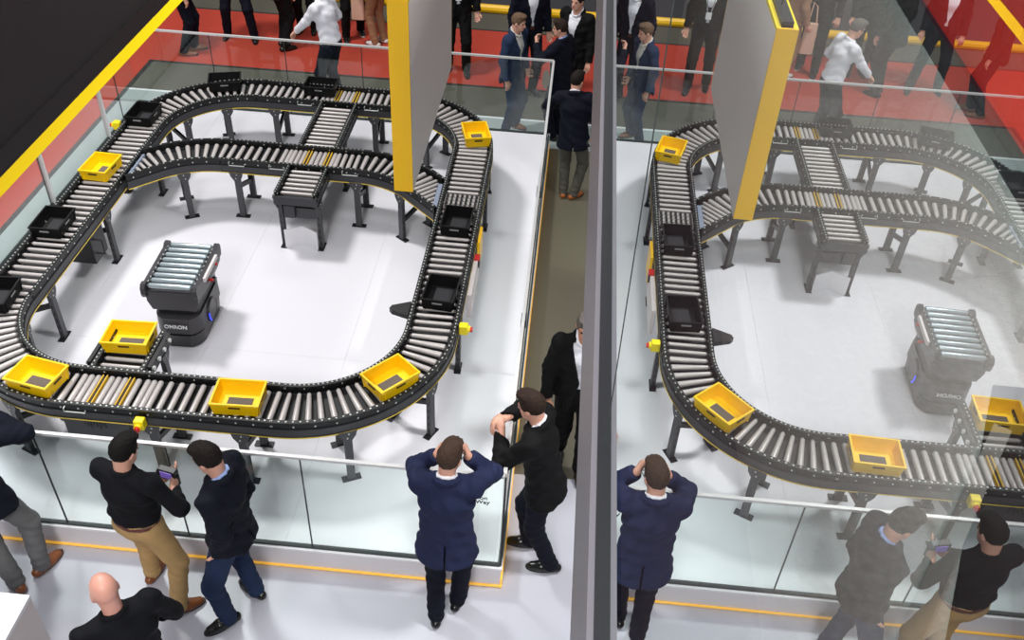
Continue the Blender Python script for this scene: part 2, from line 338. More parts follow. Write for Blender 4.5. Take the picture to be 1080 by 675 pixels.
# ------------------------------------------------------------------ conveyors
ZR = 0.900            # top of rollers
RR = 0.0225           # roller radius
ROLL_ME = {}
def roller_mesh(kind):
    if kind in ROLL_ME: return ROLL_ME[kind]
    r0, r1 = {'straight': (RR, RR), 'taper': (0.018, 0.0255), 'zinc': (RR, RR), 'thin': (0.017, 0.017), 'slim': (0.0170, 0.0170)}[kind]
    n = 12; prof = [(-0.5, 0.010), (-0.462, 0.012), (-0.455, r0 * 0.94), (-0.44, r0), (0.44, r1), (0.455, r1 * 0.94), (0.462, 0.012), (0.5, 0.010)]
    vs = []; fs = []
    for x, r in prof:
        for k in range(n): vs.append((x, r * math.cos(2 * PI * k / n), r * math.sin(2 * PI * k / n)))
    for i in range(len(prof) - 1):
        for k in range(n):
            k2 = (k + 1) % n; fs.append((i * n + k, i * n + k2, (i + 1) * n + k2, (i + 1) * n + k))
    fs += [tuple(reversed(range(n))), tuple((len(prof) - 1) * n + k for k in range(n))]
    me = bpy.data.meshes.new('roller'); me.from_pydata(vs, [], fs); me.update(); fix_normals(me)
    for p in me.polygons: p.use_smooth = True
    me.materials.append(M_ROLLZ if kind == 'zinc' else M_ROLL)
    ROLL_ME[kind] = me; return me
def roller(rt, a, b, kind='straight', r=RR, z=None):
    """from a to b in plan (tapered rollers: a is the inner end)"""
    a = Vector((a[0], a[1])); b = Vector((b[0], b[1])); c = (a + b) / 2; d = b - a
    return inst('roller', roller_mesh(kind), M_ROLL, rt, (c.x, c.y, (ZR - r) if z is None else z), math.atan2(d.y, d.x), (d.length, 1, 1))

HW = 0.168            # half roller length
def line_pts(p0, p1, n=1):
    p0 = Vector(p0); p1 = Vector(p1); t = (p1 - p0).normalized(); nn = (-t.y, t.x)
    return [(tuple(p0.lerp(p1, i / n)), nn) for i in range(n + 1)]
def arc_pts(c, R, a0, a1, n=24):
    out = []; s = 1 if a1 > a0 else -1
    for i in range(n + 1):
        a = math.radians(a0 + (a1 - a0) * i / n); out.append(((c[0] + R * math.cos(a), c[1] + R * math.sin(a)), (-math.cos(a) * s, -math.sin(a) * s)))
    return out
def resample(pts, step):
    out = []; acc = 0.0; nxt = 0.0
    for (p, n), (q, m) in zip(pts[:-1], pts[1:]):
        p = Vector(p); q = Vector(q); L = (q - p).length
        while nxt <= acc + L + 1e-9:
            f = (nxt - acc) / L; out.append((p.lerp(q, f), Vector(n).lerp(Vector(m), f).normalized())); nxt += step
        acc += L
    return out
def rails(rt, pts, sides=(1, -1), stripe=(1, -1), bolts=True, z0=0.775):
    """side channel, guard, trim line and bolts on each side of a path"""
    for s in sides:
        q = [(0.176 * s, 0.862), (0.206 * s, 0.862), (0.206 * s, 0.926), (0.212 * s, 0.926), (0.212 * s, 0.934), (0.176 * s, 0.934)]
        obj('guard_rail', MB().sweep(pts, q), M_RAIL, rt)
        fr = obj('side_channel', MB().sweep(pts, [(0.170 * s, z0), (0.216 * s, z0), (0.216 * s, z0 + 0.012), (0.210 * s, z0 + 0.012), (0.210 * s, 0.850), (0.216 * s, 0.850), (0.216 * s, 0.862), (0.170 * s, 0.862)]), M_FRAME, rt)
        if s in stripe: obj('yellow_line', MB().sweep(pts, [(0.2165 * s, z0 + 0.001), (0.2185 * s, z0 + 0.001), (0.2185 * s, z0 + 0.011), (0.2165 * s, z0 + 0.011)]), M_YLINE, fr)
        if bolts:
            mb = MB(); k = 0
            for p, n in resample(pts, 0.0440):
                a = math.atan2(n.y, n.x)
                mb.box((p.x + n.x * 0.196 * s, p.y + n.y * 0.196 * s, 0.9365), (0.010, 0.013, 0.006), a)
                if k % 3 == 0: mb.box((p.x + n.x * 0.208 * s, p.y + n.y * 0.208 * s, 0.892), (0.006, 0.012, 0.012), a)
                if k % 4 == 0: mb.box((p.x + n.x * 0.174 * s, p.y + n.y * 0.174 * s, 0.915), (0.006, 0.010, 0.010), a)
                k += 1
            obj('bolt_row', mb, M_BOLT, rt, kind='stuff')
def bed(rt, pts): obj('bed_plate', MB().sweep(pts, [(-0.170, 0.826), (0.170, 0.826), (0.170, 0.838), (-0.170, 0.838)]), M_BED, rt)
def stand(rt, p, n, inner=True, outer=True, brace=True, ext=0.0):
    """a two-legged support under the path: posts with gusset and foot plate"""
    p = Vector(p); n = Vector(n).normalized(); a = math.atan2(n.y, n.x); t = Vector((-n.y, n.x))
    for s, on in ((1, outer), (-1, inner)):
        if not on: continue
        q = p + n * (0.193 + ext) * s
        mb = MB(); c = (q.x, q.y)
        mb.box((c[0], c[1], (PZ + 0.74) / 2), (0.042, 0.060, 0.74 - PZ), a)
        g = q + n * 0.022 * s
        for e in (-1,):
            poly = [(g + t * x).to_tuple() + (z,) for x, z in ((-0.072, 0.785), (0.072, 0.785), (0.060, 0.735), (0.030, 0.690), (-0.030, 0.690), (-0.060, 0.735))]
            mb.extrude(poly, (n.x * 0.006 * s, n.y * 0.006 * s, 0))
        lg = obj('leg', mb, M_LEG, rt)
        f = MB().box((c[0], c[1], PZ + 0.004), (0.060, 0.150, 0.008), a)
        obj('foot_plate', f, M_DARKLEG, lg)
        bt = MB()
        for x in (-0.022, 0.022): bt.box((g.x + t.x * x * 0.3 + n.x * 0.008 * s, g.y + t.y * x * 0.3 + n.y * 0.008 * s, 0.742 + x), (0.008, 0.010, 0.010), a)
        obj('bolt_pair', bt, M_BOLT, lg, kind='stuff')
        sl = MB()
        for k in range(5):
            for e in (-1, 1): sl.box((c[0] + t.x * 0.0305 * e, c[1] + t.y * 0.0305 * e, 0.30 + 0.075 * k), (0.014, 0.002, 0.040), a)
        obj('slot_row', sl, M_DARKLEG, lg, kind='stuff')
    if brace:
        a0 = p + n * -0.175; a1 = p + n * 0.175
        obj('cross_brace', MB().bar((a0.x, a0.y, 0.46), (a1.x, a1.y, 0.60), 0.030, 0.045), M_DARKLEG, rt)
CG = 'conveyor sections of the loop'
def straight(name, label, p0, p1, rolls, stands=(), out=1, sides=(1, -1), stripe=(1, -1), group=CG, kind='straight'):
    mid = ((p0[0] + p1[0]) / 2, (p0[1] + p1[1]) / 2, PZ)
    rt = root(name, mid, label, 'conveyor', group); pts = line_pts(p0, p1)
    rails(rt, pts, sides, stripe); bed(rt, pts)
    t = (Vector(p1) - Vector(p0)).normalized(); n = Vector((-t.y, t.x))
    for s in rolls:
        c = Vector(p0) + t * s; roller(rt, c - n * HW, c + n * HW, kind, 0.017 if kind == 'slim' else RR)
    for st in stands:
        s = st[0]; c = Vector(p0) + t * s; stand(rt, c, n * out, *st[1:])
    return rt
def curve(name, label, c, R, a0, a1, n_roll, stands=(), group=CG):
    am = math.radians((a0 + a1) / 2)
    rt = root(name, (c[0] + R * math.cos(am), c[1] + R * math.sin(am), PZ), label, 'conveyor', group)
    pts = arc_pts(c, R, a0, a1); rails(rt, pts); bed(rt, pts)
    for i in range(n_roll):
        a = math.radians(a0 + (a1 - a0) * (i + 0.5) / n_roll); d = Vector((math.cos(a), math.sin(a))); cc = Vector(c)
        roller(rt, cc + d * (R - HW), cc + d * (R + HW), 'taper', 0.0245)
    for st in stands:
        a = math.radians(st[0]); d = Vector((math.cos(a), math.sin(a))); stand(rt, Vector(c) + d * R, d, *st[1:])
    return rt
def even(a, b, pitch): 
    n = max(1, int(round((b - a) / pitch))); return [a + (b - a) * (i + 0.5) / n for i in range(n)]
LX, RX, FY, BY, RC = -4.54, -0.95, 4.92, 9.915, 1.0
XL, XR, YF, YB = LX + RC, RX - RC, FY + RC, BY - RC
# loop: corners
curve('curved_conveyor', 'curved roller conveyor at the near right corner carrying a tilted yellow crate', (XR, YF), RC, -90, 0, 18, [(-64, True, True), (-26, True, True)])
curve('curved_conveyor', 'curved roller conveyor at the near left corner with a yellow crate over it', (XL, YF), RC, 180, 270, 18, [(247, True, True), (200, True, True)])
curve('curved_conveyor', 'curved roller conveyor at the far right corner half hidden by the sign', (XR, YB), RC, 0, 90, 18, [(62, True, True), (15, False, True)])
curve('curved_conveyor', 'curved roller conveyor at the far left corner with two black crates', (XL, YB), RC, 90, 180, 18, [(115, True, True), (150, True, True)])
# loop: straights
def add_transfer(rt, x0, y, sgn=1):
    """denser rollers with yellow cross belts"""
    for k in (0, 1, 2, 4, 5, 6, 8):
        roller(rt, (x0 + 0.053 * k, y - HW), (x0 + 0.053 * k, y + HW))
    for k in (3, 7):
        x = x0 + 0.053 * k
        b = obj('cross_belt', MB().b(x - 0.020, x - 0.012, y - HW + 0.01, y + HW - 0.01, 0.85, ZR + 0.001).b(x + 0.012, x + 0.020, y - HW + 0.01, y + HW - 0.01, 0.85, ZR + 0.001), M_YBELT, rt)
        obj('belt_slot', MB().b(x - 0.012, x + 0.012, y - HW + 0.01, y + HW - 0.01, 0.85, ZR - 0.012), M_TEXT, b)
front = straight('straight_conveyor', 'straight roller conveyor along the front with yellow cross belts and a yellow crate', (XL, FY), (XR, FY),
    [0.525, 0.575, 0.625] + even(0.665, 1.59, 0.0875), [(0.66, True, True), (1.34, True, True)], out=-1)
add_transfer(front, XL + 0.03, FY)
back = straight('straight_conveyor', 'straight roller conveyor along the back with yellow cross belts and a black crate', (XL, BY), (XR, BY),
    even(0.0, 0.70, 0.0875) + even(1.19, 1.59, 0.0875), [(0.20, True, True), (1.36, True, True)], out=1)
add_transfer(back, -2.80, BY)
left = straight('straight_conveyor', 'long straight roller conveyor on the left side carrying a yellow crate', (LX, YF), (LX, YB), even(0, YB - YF, 0.0885), [(0.25, True, True), (1.44, True, True), (2.7, True, True)], out=-1, kind='slim')
rightc = straight('straight_conveyor', 'long straight roller conveyor on the right side carrying two black crates', (RX, YF), (RX, YB),
    even(0, 1.86, 0.0885) + even(2.14, YB - YF, 0.0885), [(0.30, True, True), (1.5, True, True), (2.55, True, True)], out=-1, kind='slim')
# pop-up wheel sorter in the right straight
whm = MB().tube([(-0.011, 0, 0), (0.011, 0, 0)], 0.022, 10).mesh('sorter_wheel'); fix_normals(whm)
for j in range(4):
    y = YF + 1.90 + 0.062 * j
    for i in range(7):
        x = RX - 0.145 + 0.048 * i
        inst('sorter_wheel', whm, M_BLACK, rightc, (x, y + 0.03, ZR - 0.012), 0.0)
    obj('sorter_plate', MB().b(RX - HW, RX + HW, y + 0.008, y + 0.054, 0.86, ZR - 0.012), M_ROLL, rightc)
# middle line
MYC = 8.50; CL = (-3.50, 7.50); CR = (-2.09, 7.50)
midc = straight('straight_conveyor', 'short straight roller conveyor in the middle of the cross line with yellow cross belts', (CL[0], MYC), (CR[0], MYC),
    even(0.0, 0.55, 0.0875) + [0.60, 0.655] + [1.17] + even(1.20, 1.41, 0.075), [(0.15, True, True), (1.41 - 0.0, True, True)], out=-1)
add_transfer(midc, -2.80, MYC)
def merge(label, c, sgn, xcut):
    """45 degree bend that runs diagonally into a side of the loop"""
    a0, a1 = (90, 135) if sgn < 0 else (90, 45)
    am = math.radians((a0 + a1) / 2)
    rt = root('merging_conveyor', (c[0] + math.cos(am), c[1] + math.sin(am), PZ), label, 'conveyor', CG)
    t = Vector((sgn * math.sqrt(0.5), -math.sqrt(0.5))); nr = Vector((-math.cos(math.radians(a1)), -math.sin(math.radians(a1))))   # towards the centre
    end0 = Vector(c) + Vector((math.cos(math.radians(a1)), math.sin(math.radians(a1)))) * 1.0
    for s in (1, -1):          # +1 inner (towards centre)
        p = arc_pts(c, 1.0, a0, a1, 14); so = s if a1 < a0 else s
        pts = [(q, (-(math.cos(math.atan2(q[1] - c[1], q[0] - c[0]))), -(math.sin(math.atan2(q[1] - c[1], q[0] - c[0]))))) for q, _ in p]
        e = end0 + nr * 0.19 * s; L = (xcut - e.x) / t.x
        pts = pts + [(tuple(end0 + t * max(0.02, L - 0.01)), (nr.x, nr.y))]
        sd = s
        q = [(0.176 * sd, 0.862), (0.206 * sd, 0.862), (0.206 * sd, 0.926), (0.212 * sd, 0.926), (0.212 * sd, 0.934), (0.176 * sd, 0.934)]
        obj('guard_rail', MB().sweep(pts, q), M_RAIL, rt)
        fr = obj('side_channel', MB().sweep(pts, [(0.170 * sd, 0.775), (0.216 * sd, 0.775), (0.216 * sd, 0.862), (0.170 * sd, 0.862)]), M_FRAME, rt)
        obj('yellow_line', MB().sweep(pts, [(0.2165 * sd, 0.776), (0.2185 * sd, 0.776), (0.2185 * sd, 0.786), (0.2165 * sd, 0.786)]), M_YLINE, fr)
        mb = MB()
        for k, (pp, n) in enumerate(resample(pts, 0.0875)):
            a = math.atan2(n.y, n.x)
            mb.box((pp.x + n.x * 0.194 * s, pp.y + n.y * 0.194 * s, 0.9365), (0.012, 0.016, 0.006), a)
            if k % 2 == 0: mb.box((pp.x + n.x * 0.208 * s, pp.y + n.y * 0.208 * s, 0.892), (0.006, 0.012, 0.012), a)
        obj('bolt_row', mb, M_BOLT, rt, kind='stuff')
    bp = [(q, n) for q, n in arc_pts(c, 1.0, a0, a1, 14)]
    obj('bed_plate', MB().sweep(bp, [(-0.170, 0.826), (0.170, 0.826), (0.170, 0.838), (-0.170, 0.838)]), M_BED, rt)
    i0 = end0 + nr * 0.17; o0 = end0 - nr * 0.17
    Li = (xcut - i0.x) / t.x; Lo = (xcut - o0.x) / t.x
    obj('merge_plate', MB().prism([tuple(i0), tuple(i0 + t * Li), tuple(o0 + t * Lo), tuple(o0)], 0.826, 0.838), M_BED, rt)
    for i in range(9):
        a = math.radians(a0 + (a1 - a0) * (i + 0.5) / 9); d = Vector((math.cos(a), math.sin(a)))
        roller(rt, Vector(c) + d * (1 - HW), Vector(c) + d * (1 + HW), 'taper', 0.0245)
    k = 0
    xs_ = xcut - sgn * (0.045 if sgn > 0 else 0.022)
    while True:
        m = end0 + t * (0.035 + 0.062 * k); k += 1
        # clip the segment m +- nr*HW at x = xs_
        lo, hi = -HW, HW
        f = (xs_ - m.x) / nr.x
        if (m.x + nr.x * lo - xs_) * sgn > 0: lo = f
        if (m.x + nr.x * hi - xs_) * sgn > 0: hi = f
        if hi - lo < 0.05 or k > 14: break
        roller(rt, m + nr * lo, m + nr * hi, 'thin', 0.017)
    # pale blue cover plate along the joint
    z = 0.905; ylo = min((i0 + t * Li).y, (o0 + t * Lo).y); yhi = max((i0 + t * Li).y, (o0 + t * Lo).y)
    obj('cover_plate', MB().b(min(xcut, xs_), max(xcut, xs_), ylo + 0.02, yhi - 0.03, 0.84, z), mat('pale_blue_plate', (142, 152, 172), 0.4, metal=0.3), rt)
    return rt
ml = merge('curved merging conveyor bending into the left line beside the yellow crate', CL, -1, -4.318)
stand(ml, Vector(CL) + Vector((math.cos(math.radians(118)), math.sin(math.radians(118)))), Vector((math.cos(math.radians(118)), math.sin(math.radians(118)))))
mr = merge('curved merging conveyor bending into the right line below the sign', CR, 1, -1.172)
stand(mr, Vector(CR) + Vector((math.cos(math.radians(52)), math.sin(math.radians(52)))), Vector((math.cos(math.radians(52)), math.sin(math.radians(52)))))
# spurs
SXC = -2.58
spn = straight('spur_conveyor', 'short spur conveyor linking the back line and the cross line', (SXC, MYC + 0.22), (SXC, BY - 0.22), even(0.03, BY - MYC - 0.47, 0.084), [(0.30, True, True)], sides=(1, -1), stripe=(), kind='slim')
sps = straight('spur_conveyor', 'short spur conveyor ending free above the white floor below the cross line', (SXC, 7.77), (SXC, MYC - 0.22), even(0.03, 0.51, 0.080), [(0.10, True, True, False)], stripe=(), kind='slim')
obj('end_plate', MB().b(SXC - 0.216, SXC + 0.216, 7.745, 7.768, 0.80, 0.89), M_FRAME, sps)
obj('motor_box', MB().b(SXC - 0.17, SXC + 0.18, 7.86, 7.90, 0.58, 0.70).b(SXC - 0.15, SXC - 0.04, 7.82, 7.90, 0.60, 0.74), M_FRAME, sps)
for s in (-1, 1):
    for k in range(3): obj('belt_pulley', MB().tube([(SXC + s * 0.213, 7.79 + 0.05 * k, 0.86), (SXC + s * 0.232, 7.79 + 0.05 * k, 0.86)], 0.022, 10), M_BLACK, sps)
fsp = straight('spur_conveyor', 'short spur conveyor holding a yellow crate where the robot docks', (-3.28, FY + 0.22), (-3.28, 5.62), [0.06, 0.14] + even(0.18, 0.47, 0.09), [(0.36, True, True)], stripe=(), kind='slim')
for x, s in ((-3.28 - 0.24, -1), (-3.28 + 0.24, 1)):
    obj('belt_guard', MB().bar((x, 5.17, 0.90), (x, 5.58, 0.90), 0.03, 0.07), M_DARKLEG, fsp)
    for k in range(4): obj('drive_pulley', MB().tube([(x + s * 0.010, 5.20 + 0.11 * k, 0.90), (x + s * 0.032, 5.20 + 0.11 * k, 0.90)], 0.019, 10), M_BOLT, fsp)
# white folded marker plate under the free spur
mp = obj('marker_plate', MB().extrude([(SXC - 0.17, 7.80, PZ - 0.003), (SXC - 0.005, 7.90, PZ - 0.003), (SXC + 0.17, 7.80, PZ - 0.003), (SXC + 0.17, 7.815, PZ - 0.003), (SXC - 0.005, 7.915, PZ - 0.003), (SXC - 0.17, 7.815, PZ - 0.003)], (0, 0, 0.22)), M_WHITE)
tag(mp, 'white folded docking plate standing under the free spur conveyor', 'plate')
# attachments of the conveyors
def estop(rt, x, y, z, dx, dy):
    o = obj('emergency_stop', MB().box((x, y, z), (0.074, 0.066, 0.09), 0.0), M_ESTOP, rt, bevel=0.008)
    obj('button_collar', MB().tube([(x + dx * 0.03, y + dy * 0.03, z), (x + dx * 0.055, y + dy * 0.055, z)], 0.030, 12), M_ESTOP, o)
    obj('button', MB().tube([(x + dx * 0.055, y + dy * 0.055, z - 0.003), (x + dx * 0.075, y + dy * 0.075, z - 0.003)], 0.022, 12), M_RED, o)
estop(front, -2.93, FY - 0.255, 0.845, 0, -1)
estop(rightc, RX + 0.26, 6.03, 0.87, 1, 0)
estop(left, LX - 0.275, 8.86, 0.90, -1, 0)
vb = obj('control_box', MB().b(-3.56, -3.06, FY - 0.20, FY + 0.05, 0.60, 0.775), M_FRAME, front)
vt = MB()
for k in range(8): vt.b(-3.40 + 0.022 * k, -3.39 + 0.022 * k, FY - 0.203, FY - 0.199, 0.72 - 0.02 * (k % 3), 0.76)
obj('vent_slots', vt, M_TEXT, vb, kind='stuff')
cb = obj('control_box', MB().b(-4.60, -4.34, 6.98, 7.24, 0.46, 0.76), M_RAIL, left)
obj('box_handle', MB().tube([(-4.34, 7.05, 0.70), (-4.27, 7.05, 0.70), (-4.27, 7.05, 0.54), (-4.34, 7.05, 0.54)], 0.010, 6), M_BLACK, cb)
obj('sensor_arm', MB().prism([(-1.165, 6.05), (-1.165, 6.24), (-1.32, 6.17), (-1.335, 6.13), (-1.31, 6.10)], 0.90, 0.945), M_BLACK, rightc)
obj('side_box', MB().b(RX + 0.225, RX + 0.25, 7.38, 7.66, 0.50, 0.80), M_YSIGN, rightc)
obj('side_box', MB().b(RX + 0.222, RX + 0.26, 6.60, 7.2, 0.52, 0.78), M_GREYP, rightc)
cn = obj('connector', MB().b(RX + 0.225, RX + 0.275, 7.12, 7.20, 0.70, 0.78), M_BLACK, rightc)
obj('connector_cap', MB().b(RX + 0.225, RX + 0.275, 7.12, 7.20, 0.78, 0.80), M_RED, cn)
# small chrome sensor brackets on the outer faces of the frames
def clip(rt, x, y, rz):
    c, s = math.cos(rz), math.sin(rz); P = lambda u, v, z: (x + c * u - s * v, y + s * u + c * v, z)
    obj('wire_bracket', MB().tube([P(0, 0, 0.915), P(0, -0.025, 0.915), P(0, -0.028, 0.885), P(0.16, -0.028, 0.885), P(0.16, -0.02, 0.905)], 0.005, 6), M_BOLT, rt)
clip(front, -3.50, FY - 0.215, 0); clip(midc, -3.40, MYC - 0.215, 0); clip(midc, -2.98, MYC - 0.215, 0); clip(midc, -2.22, MYC - 0.215, 0)
clip(back, -3.05, BY - 0.215, 0); clip(back, -2.28, BY - 0.215, 0)

# ------------------------------------------------------------------ crates
CRATE_ME = {}
def crate_parts(col):
    if col in CRATE_ME: return CRATE_ME[col]
    L, W, Hc, t = 0.36, 0.272, 0.112, 0.008
    sh = MB(); bx = 0.93                       # walls taper slightly towards the floor
    def wall(p0, p1, q0, q1):                  # outer bottom/top edges, thin wall
        pass
    ob = [(-L / 2 * bx, -W / 2 * bx), (L / 2 * bx, -W / 2 * bx), (L / 2 * bx, W / 2 * bx), (-L / 2 * bx, W / 2 * bx)]
    ot = [(-L / 2, -W / 2), (L / 2, -W / 2), (L / 2, W / 2), (-L / 2, W / 2)]
    def ins(P, d): return [(x - math.copysign(d, x), y - math.copysign(d, y)) for x, y in P]
    ib, it = ins(ob, t), ins(ot, t)
    vs = [(x, y, 0) for x, y in ob] + [(x, y, Hc) for x, y in ot] + [(x, y, Hc) for x, y in it] + [(x, y, t) for x, y in ib]
    fs = [(3, 2, 1, 0)]
    for i in range(4):
        j = (i + 1) % 4; fs += [(i, j, 4 + j, 4 + i), (4 + i, 4 + j, 8 + j, 8 + i), (8 + i, 8 + j, 12 + j, 12 + i)]
    fs.append((12, 13, 14, 15)); sh.add(vs, fs)
    rim = MB(); o = 0.006
    for x0, x1, y0, y1 in ((-L / 2 - o, L / 2 + o, -W / 2 - o, -W / 2 + 0.009), (-L / 2 - o, L / 2 + o, W / 2 - 0.009, W / 2 + o), (-L / 2 - o, -L / 2 + 0.009, -W / 2 + 0.009, W / 2 - 0.009), (L / 2 - 0.009, L / 2 + o, -W / 2 + 0.009, W / 2 - 0.009)):
        rim.b(x0, x1, y0, y1, Hc - 0.010, Hc + 0.004)
    rib = MB()
    for sx in (-1, 1):
        for sy in (-1, 1):
            rib.box((sx * L * 0.405, sy * (W / 2 * 0.972), Hc * 0.45), (0.007, 0.008, Hc * 0.82)); rib.box((sx * (L / 2 * 0.975), sy * W * 0.375, Hc * 0.45), (0.008, 0.007, Hc * 0.82))
    slots = []
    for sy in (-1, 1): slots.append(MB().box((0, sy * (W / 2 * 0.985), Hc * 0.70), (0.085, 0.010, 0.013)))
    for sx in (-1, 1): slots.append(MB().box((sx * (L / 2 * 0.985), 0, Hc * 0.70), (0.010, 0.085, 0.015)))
    ins_ = MB().box((0.0, -0.015, 0.0105), (0.19, 0.12, 0.004)) if col == 'yellow' else MB().box((0.02, -0.01, 0.0105), (0.20, 0.15, 0.004))
    out = {'shell': sh.mesh('shell'), 'rim': rim.mesh('rim'), 'rib': rib.mesh('corner_ribs'), 'slots': [s.mesh('hand_slot') for s in slots], 'insert': ins_.mesh('floor_insert')}
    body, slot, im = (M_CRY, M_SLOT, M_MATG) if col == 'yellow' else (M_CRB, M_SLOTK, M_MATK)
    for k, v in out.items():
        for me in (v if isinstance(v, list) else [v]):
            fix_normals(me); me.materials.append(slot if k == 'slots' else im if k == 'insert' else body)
    CRATE_ME[col] = out; return out
def crate(col, x, y, deg, label, z=ZR + 0.001, flip=False):
    r = root('plastic_crate', (x, y, z), label, 'crate', col + ' crates on the conveyors', math.radians(deg)); P = crate_parts(col)
    for nm, me in (('shell', P['shell']), ('rim', P['rim']), ('corner_ribs', P['rib']), ('floor_insert', P['insert'])):
        o = bpy.data.objects.new(nm, me); COL.objects.link(o); o.parent = r
        if nm == 'corner_ribs': o['kind'] = 'stuff'
    for me in P['slots']:
        o = bpy.data.objects.new('hand_slot', me); COL.objects.link(o); o.parent = r
    return r
crate('yellow', -2.245, 4.91, 2.3, 'yellow plastic crate on the front conveyor straight, right of the cross belts')
crate('yellow', -1.166, 5.264, 47.5, 'yellow plastic crate turned diagonally on the near right curve')
crate('yellow', -3.80, 4.93, -11.5, 'yellow plastic crate on the near left curve, left of the cross belts')
crate('yellow', -3.30, 5.46, 2.5, 'yellow plastic crate on the spur in front of the dark robot')
crate('yellow', -4.575, 7.91, 87, 'yellow plastic crate on the left straight where the cross line merges')
crate('yellow', -0.945, 9.18, 105, 'yellow plastic crate on the far right curve, right of the sign')
crate('black', -4.60, 6.91, 91, 'black plastic crate on the left straight, nearer than the yellow one')
crate('black', -4.575, 5.83, 95, 'black plastic crate cut off at the left edge of the picture')
crate('black', -4.576, 9.03, 89, 'black plastic crate at the start of the far left curve')
crate('black', -3.967, 9.937, 15.8, 'black plastic crate tilted on the far left curve below the red carpet')
crate('black', -2.85, 10.0, 0, 'black plastic crate on the back straight beside the cross belts')
crate('black', -0.932, 7.48, 88, 'black plastic crate on the right straight just below the wheel sorter')
crate('black', -0.927, 6.372, 86, 'black plastic crate on the right straight beside the pointed sensor arm')

# ------------------------------------------------------------------ mobile robot
def rrect(cx, cy, hx, hy, r, n=6, front=0.0):
    out = []
    for qx, qy, a0 in ((1, 1, 0), (-1, 1, 90), (-1, -1, 180), (1, -1, 270)):
        for k in range(n + 1):
            a = math.radians(a0 + 90 * k / n); out.append((cx + qx * (hx - r) + r * math.cos(a), cy + qy * (hy - r) + r * math.sin(a)))
    if front:
        out = [(x, y - front * (1 - ((x - cx) / hx) ** 2) if y < cy - hy + r * 1.01 else y) for x, y in out]
    return out
RB = root('mobile_robot', (-3.275, 6.53, PZ), 'dark grey mobile robot carrying a roller top on the white floor', 'robot', rz=math.radians(2))
def rob(name, mb, m, parent=None, smooth=False, bevel=0.0): return obj(name, mb, m, parent or RB, smooth, local=True, bevel=bevel)
sk = rob('lower_skirt', MB().prism(rrect(0.0, -0.02, 0.185, 0.30, 0.09, 6, 0.05), 0.012, 0.145, 1.05), M_ROBOT, smooth=False)
rob('groove', MB().prism(rrect(0.0, -0.02, 0.178, 0.29, 0.09, 6, 0.04), 0.140, 0.175), M_ROBOTD)
bd = rob('body_shell', MB().prism(rrect(0.0, -0.02, 0.205, 0.32, 0.09, 6, 0.05), 0.170, 0.335, 0.98), M_ROBOT)
rob('neck', MB().prism(rrect(0.0, 0.0, 0.185, 0.29, 0.06), 0.335, 0.40), M_ROBOTD)
me = text_mesh('OMRON', 0.054, 0.002, 0.0010); me.transform(Matrix.Rotation(math.radians(88), 4, 'X')); me.transform(Matrix.Translation((0.0, -0.391, 0.262)))
rob('lettering', me, M_TEXTW, bd)
for s in (1, -1):
    dk = rob('wheel_cover', MB().tube([(0.200 * s, -0.03, 0.20), (0.216 * s, -0.03, 0.20)], 0.115, 24), M_ROBOT)
    ring = MB(); n = 24
    for k in range(n):
        a = 2 * PI * k / n; b2 = 2 * PI * (k + 1) / n
        ring.bar((0.2165 * s, -0.03 + 0.105 * math.cos(a), 0.20 + 0.105 * math.sin(a)), (0.2165 * s, -0.03 + 0.105 * math.cos(b2), 0.20 + 0.105 * math.sin(b2)), 0.004, 0.004, (1, 0, 0))
    rob('cover_ring', ring, M_ROBOTD, dk)
    led = MB()
    for k in range(11, 15):
        a = 2 * PI * k / n; b2 = 2 * PI * (k + 1) / n
        led.bar((0.2185 * s, -0.03 + 0.105 * math.cos(a), 0.20 + 0.105 * math.sin(a)), (0.2185 * s, -0.03 + 0.105 * math.cos(b2), 0.20 + 0.105 * math.sin(b2)), 0.010, 0.006, (1, 0, 0))
    rob('status_light', led, M_BLUE, dk)
deck = rob('roller_deck', MB().extrude([(-0.225, -0.335, 0.60), (-0.225, -0.335, 0.50), (-0.19, -0.335, 0.41), (0.19, -0.335, 0.41), (0.225, -0.335, 0.50), (0.225, -0.335, 0.60)], (0, 0.66, 0)), M_ROBOT)
for s in (-1, 1):
    pts2 = [(-0.36, 0.56), (-0.375, 0.60), (-0.37, 0.66), (-0.345, 0.69), (-0.30, 0.69), (-0.27, 0.665), (0.24, 0.665), (0.27, 0.69), (0.315, 0.69), (0.34, 0.66), (0.34, 0.60), (0.325, 0.56)]
    sr = rob('side_rail', MB().extrude([(0.205 * s, y, z) for y, z in pts2], (0.040 * s, 0, 0)), M_ROBOT)
    bl = MB()
    for k in range(9): bl.box((0.203 * s, -0.27 + 0.0655 * k, 0.668), (0.010, 0.014, 0.012))
    rob('bearing_row', bl, M_BOLT, sr)['kind'] = 'stuff'
rob('side_bar', MB().bar((0.262, -0.20, 0.66), (0.262, 0.16, 0.66), 0.022, 0.04), M_GREYP)
for k in range(9):
    o = bpy.data.objects.new('roller', roller_mesh('zinc')); COL.objects.link(o); o.parent = RB
    o.location = (0, -0.315 + 0.0755 * k, 0.658); o.scale = (0.40, 1.08, 1.08)
for y, z in ((0.10, 0.62), (-0.06, 0.56)):
    rob('stop_button', MB().tube([(0.245, y, z), (0.285, y, z)], 0.013, 10), M_RED)
rob('socket', MB().tube([(0.245, 0.02, 0.50), (0.275, 0.02, 0.50)], 0.030, 12), M_BLACK)

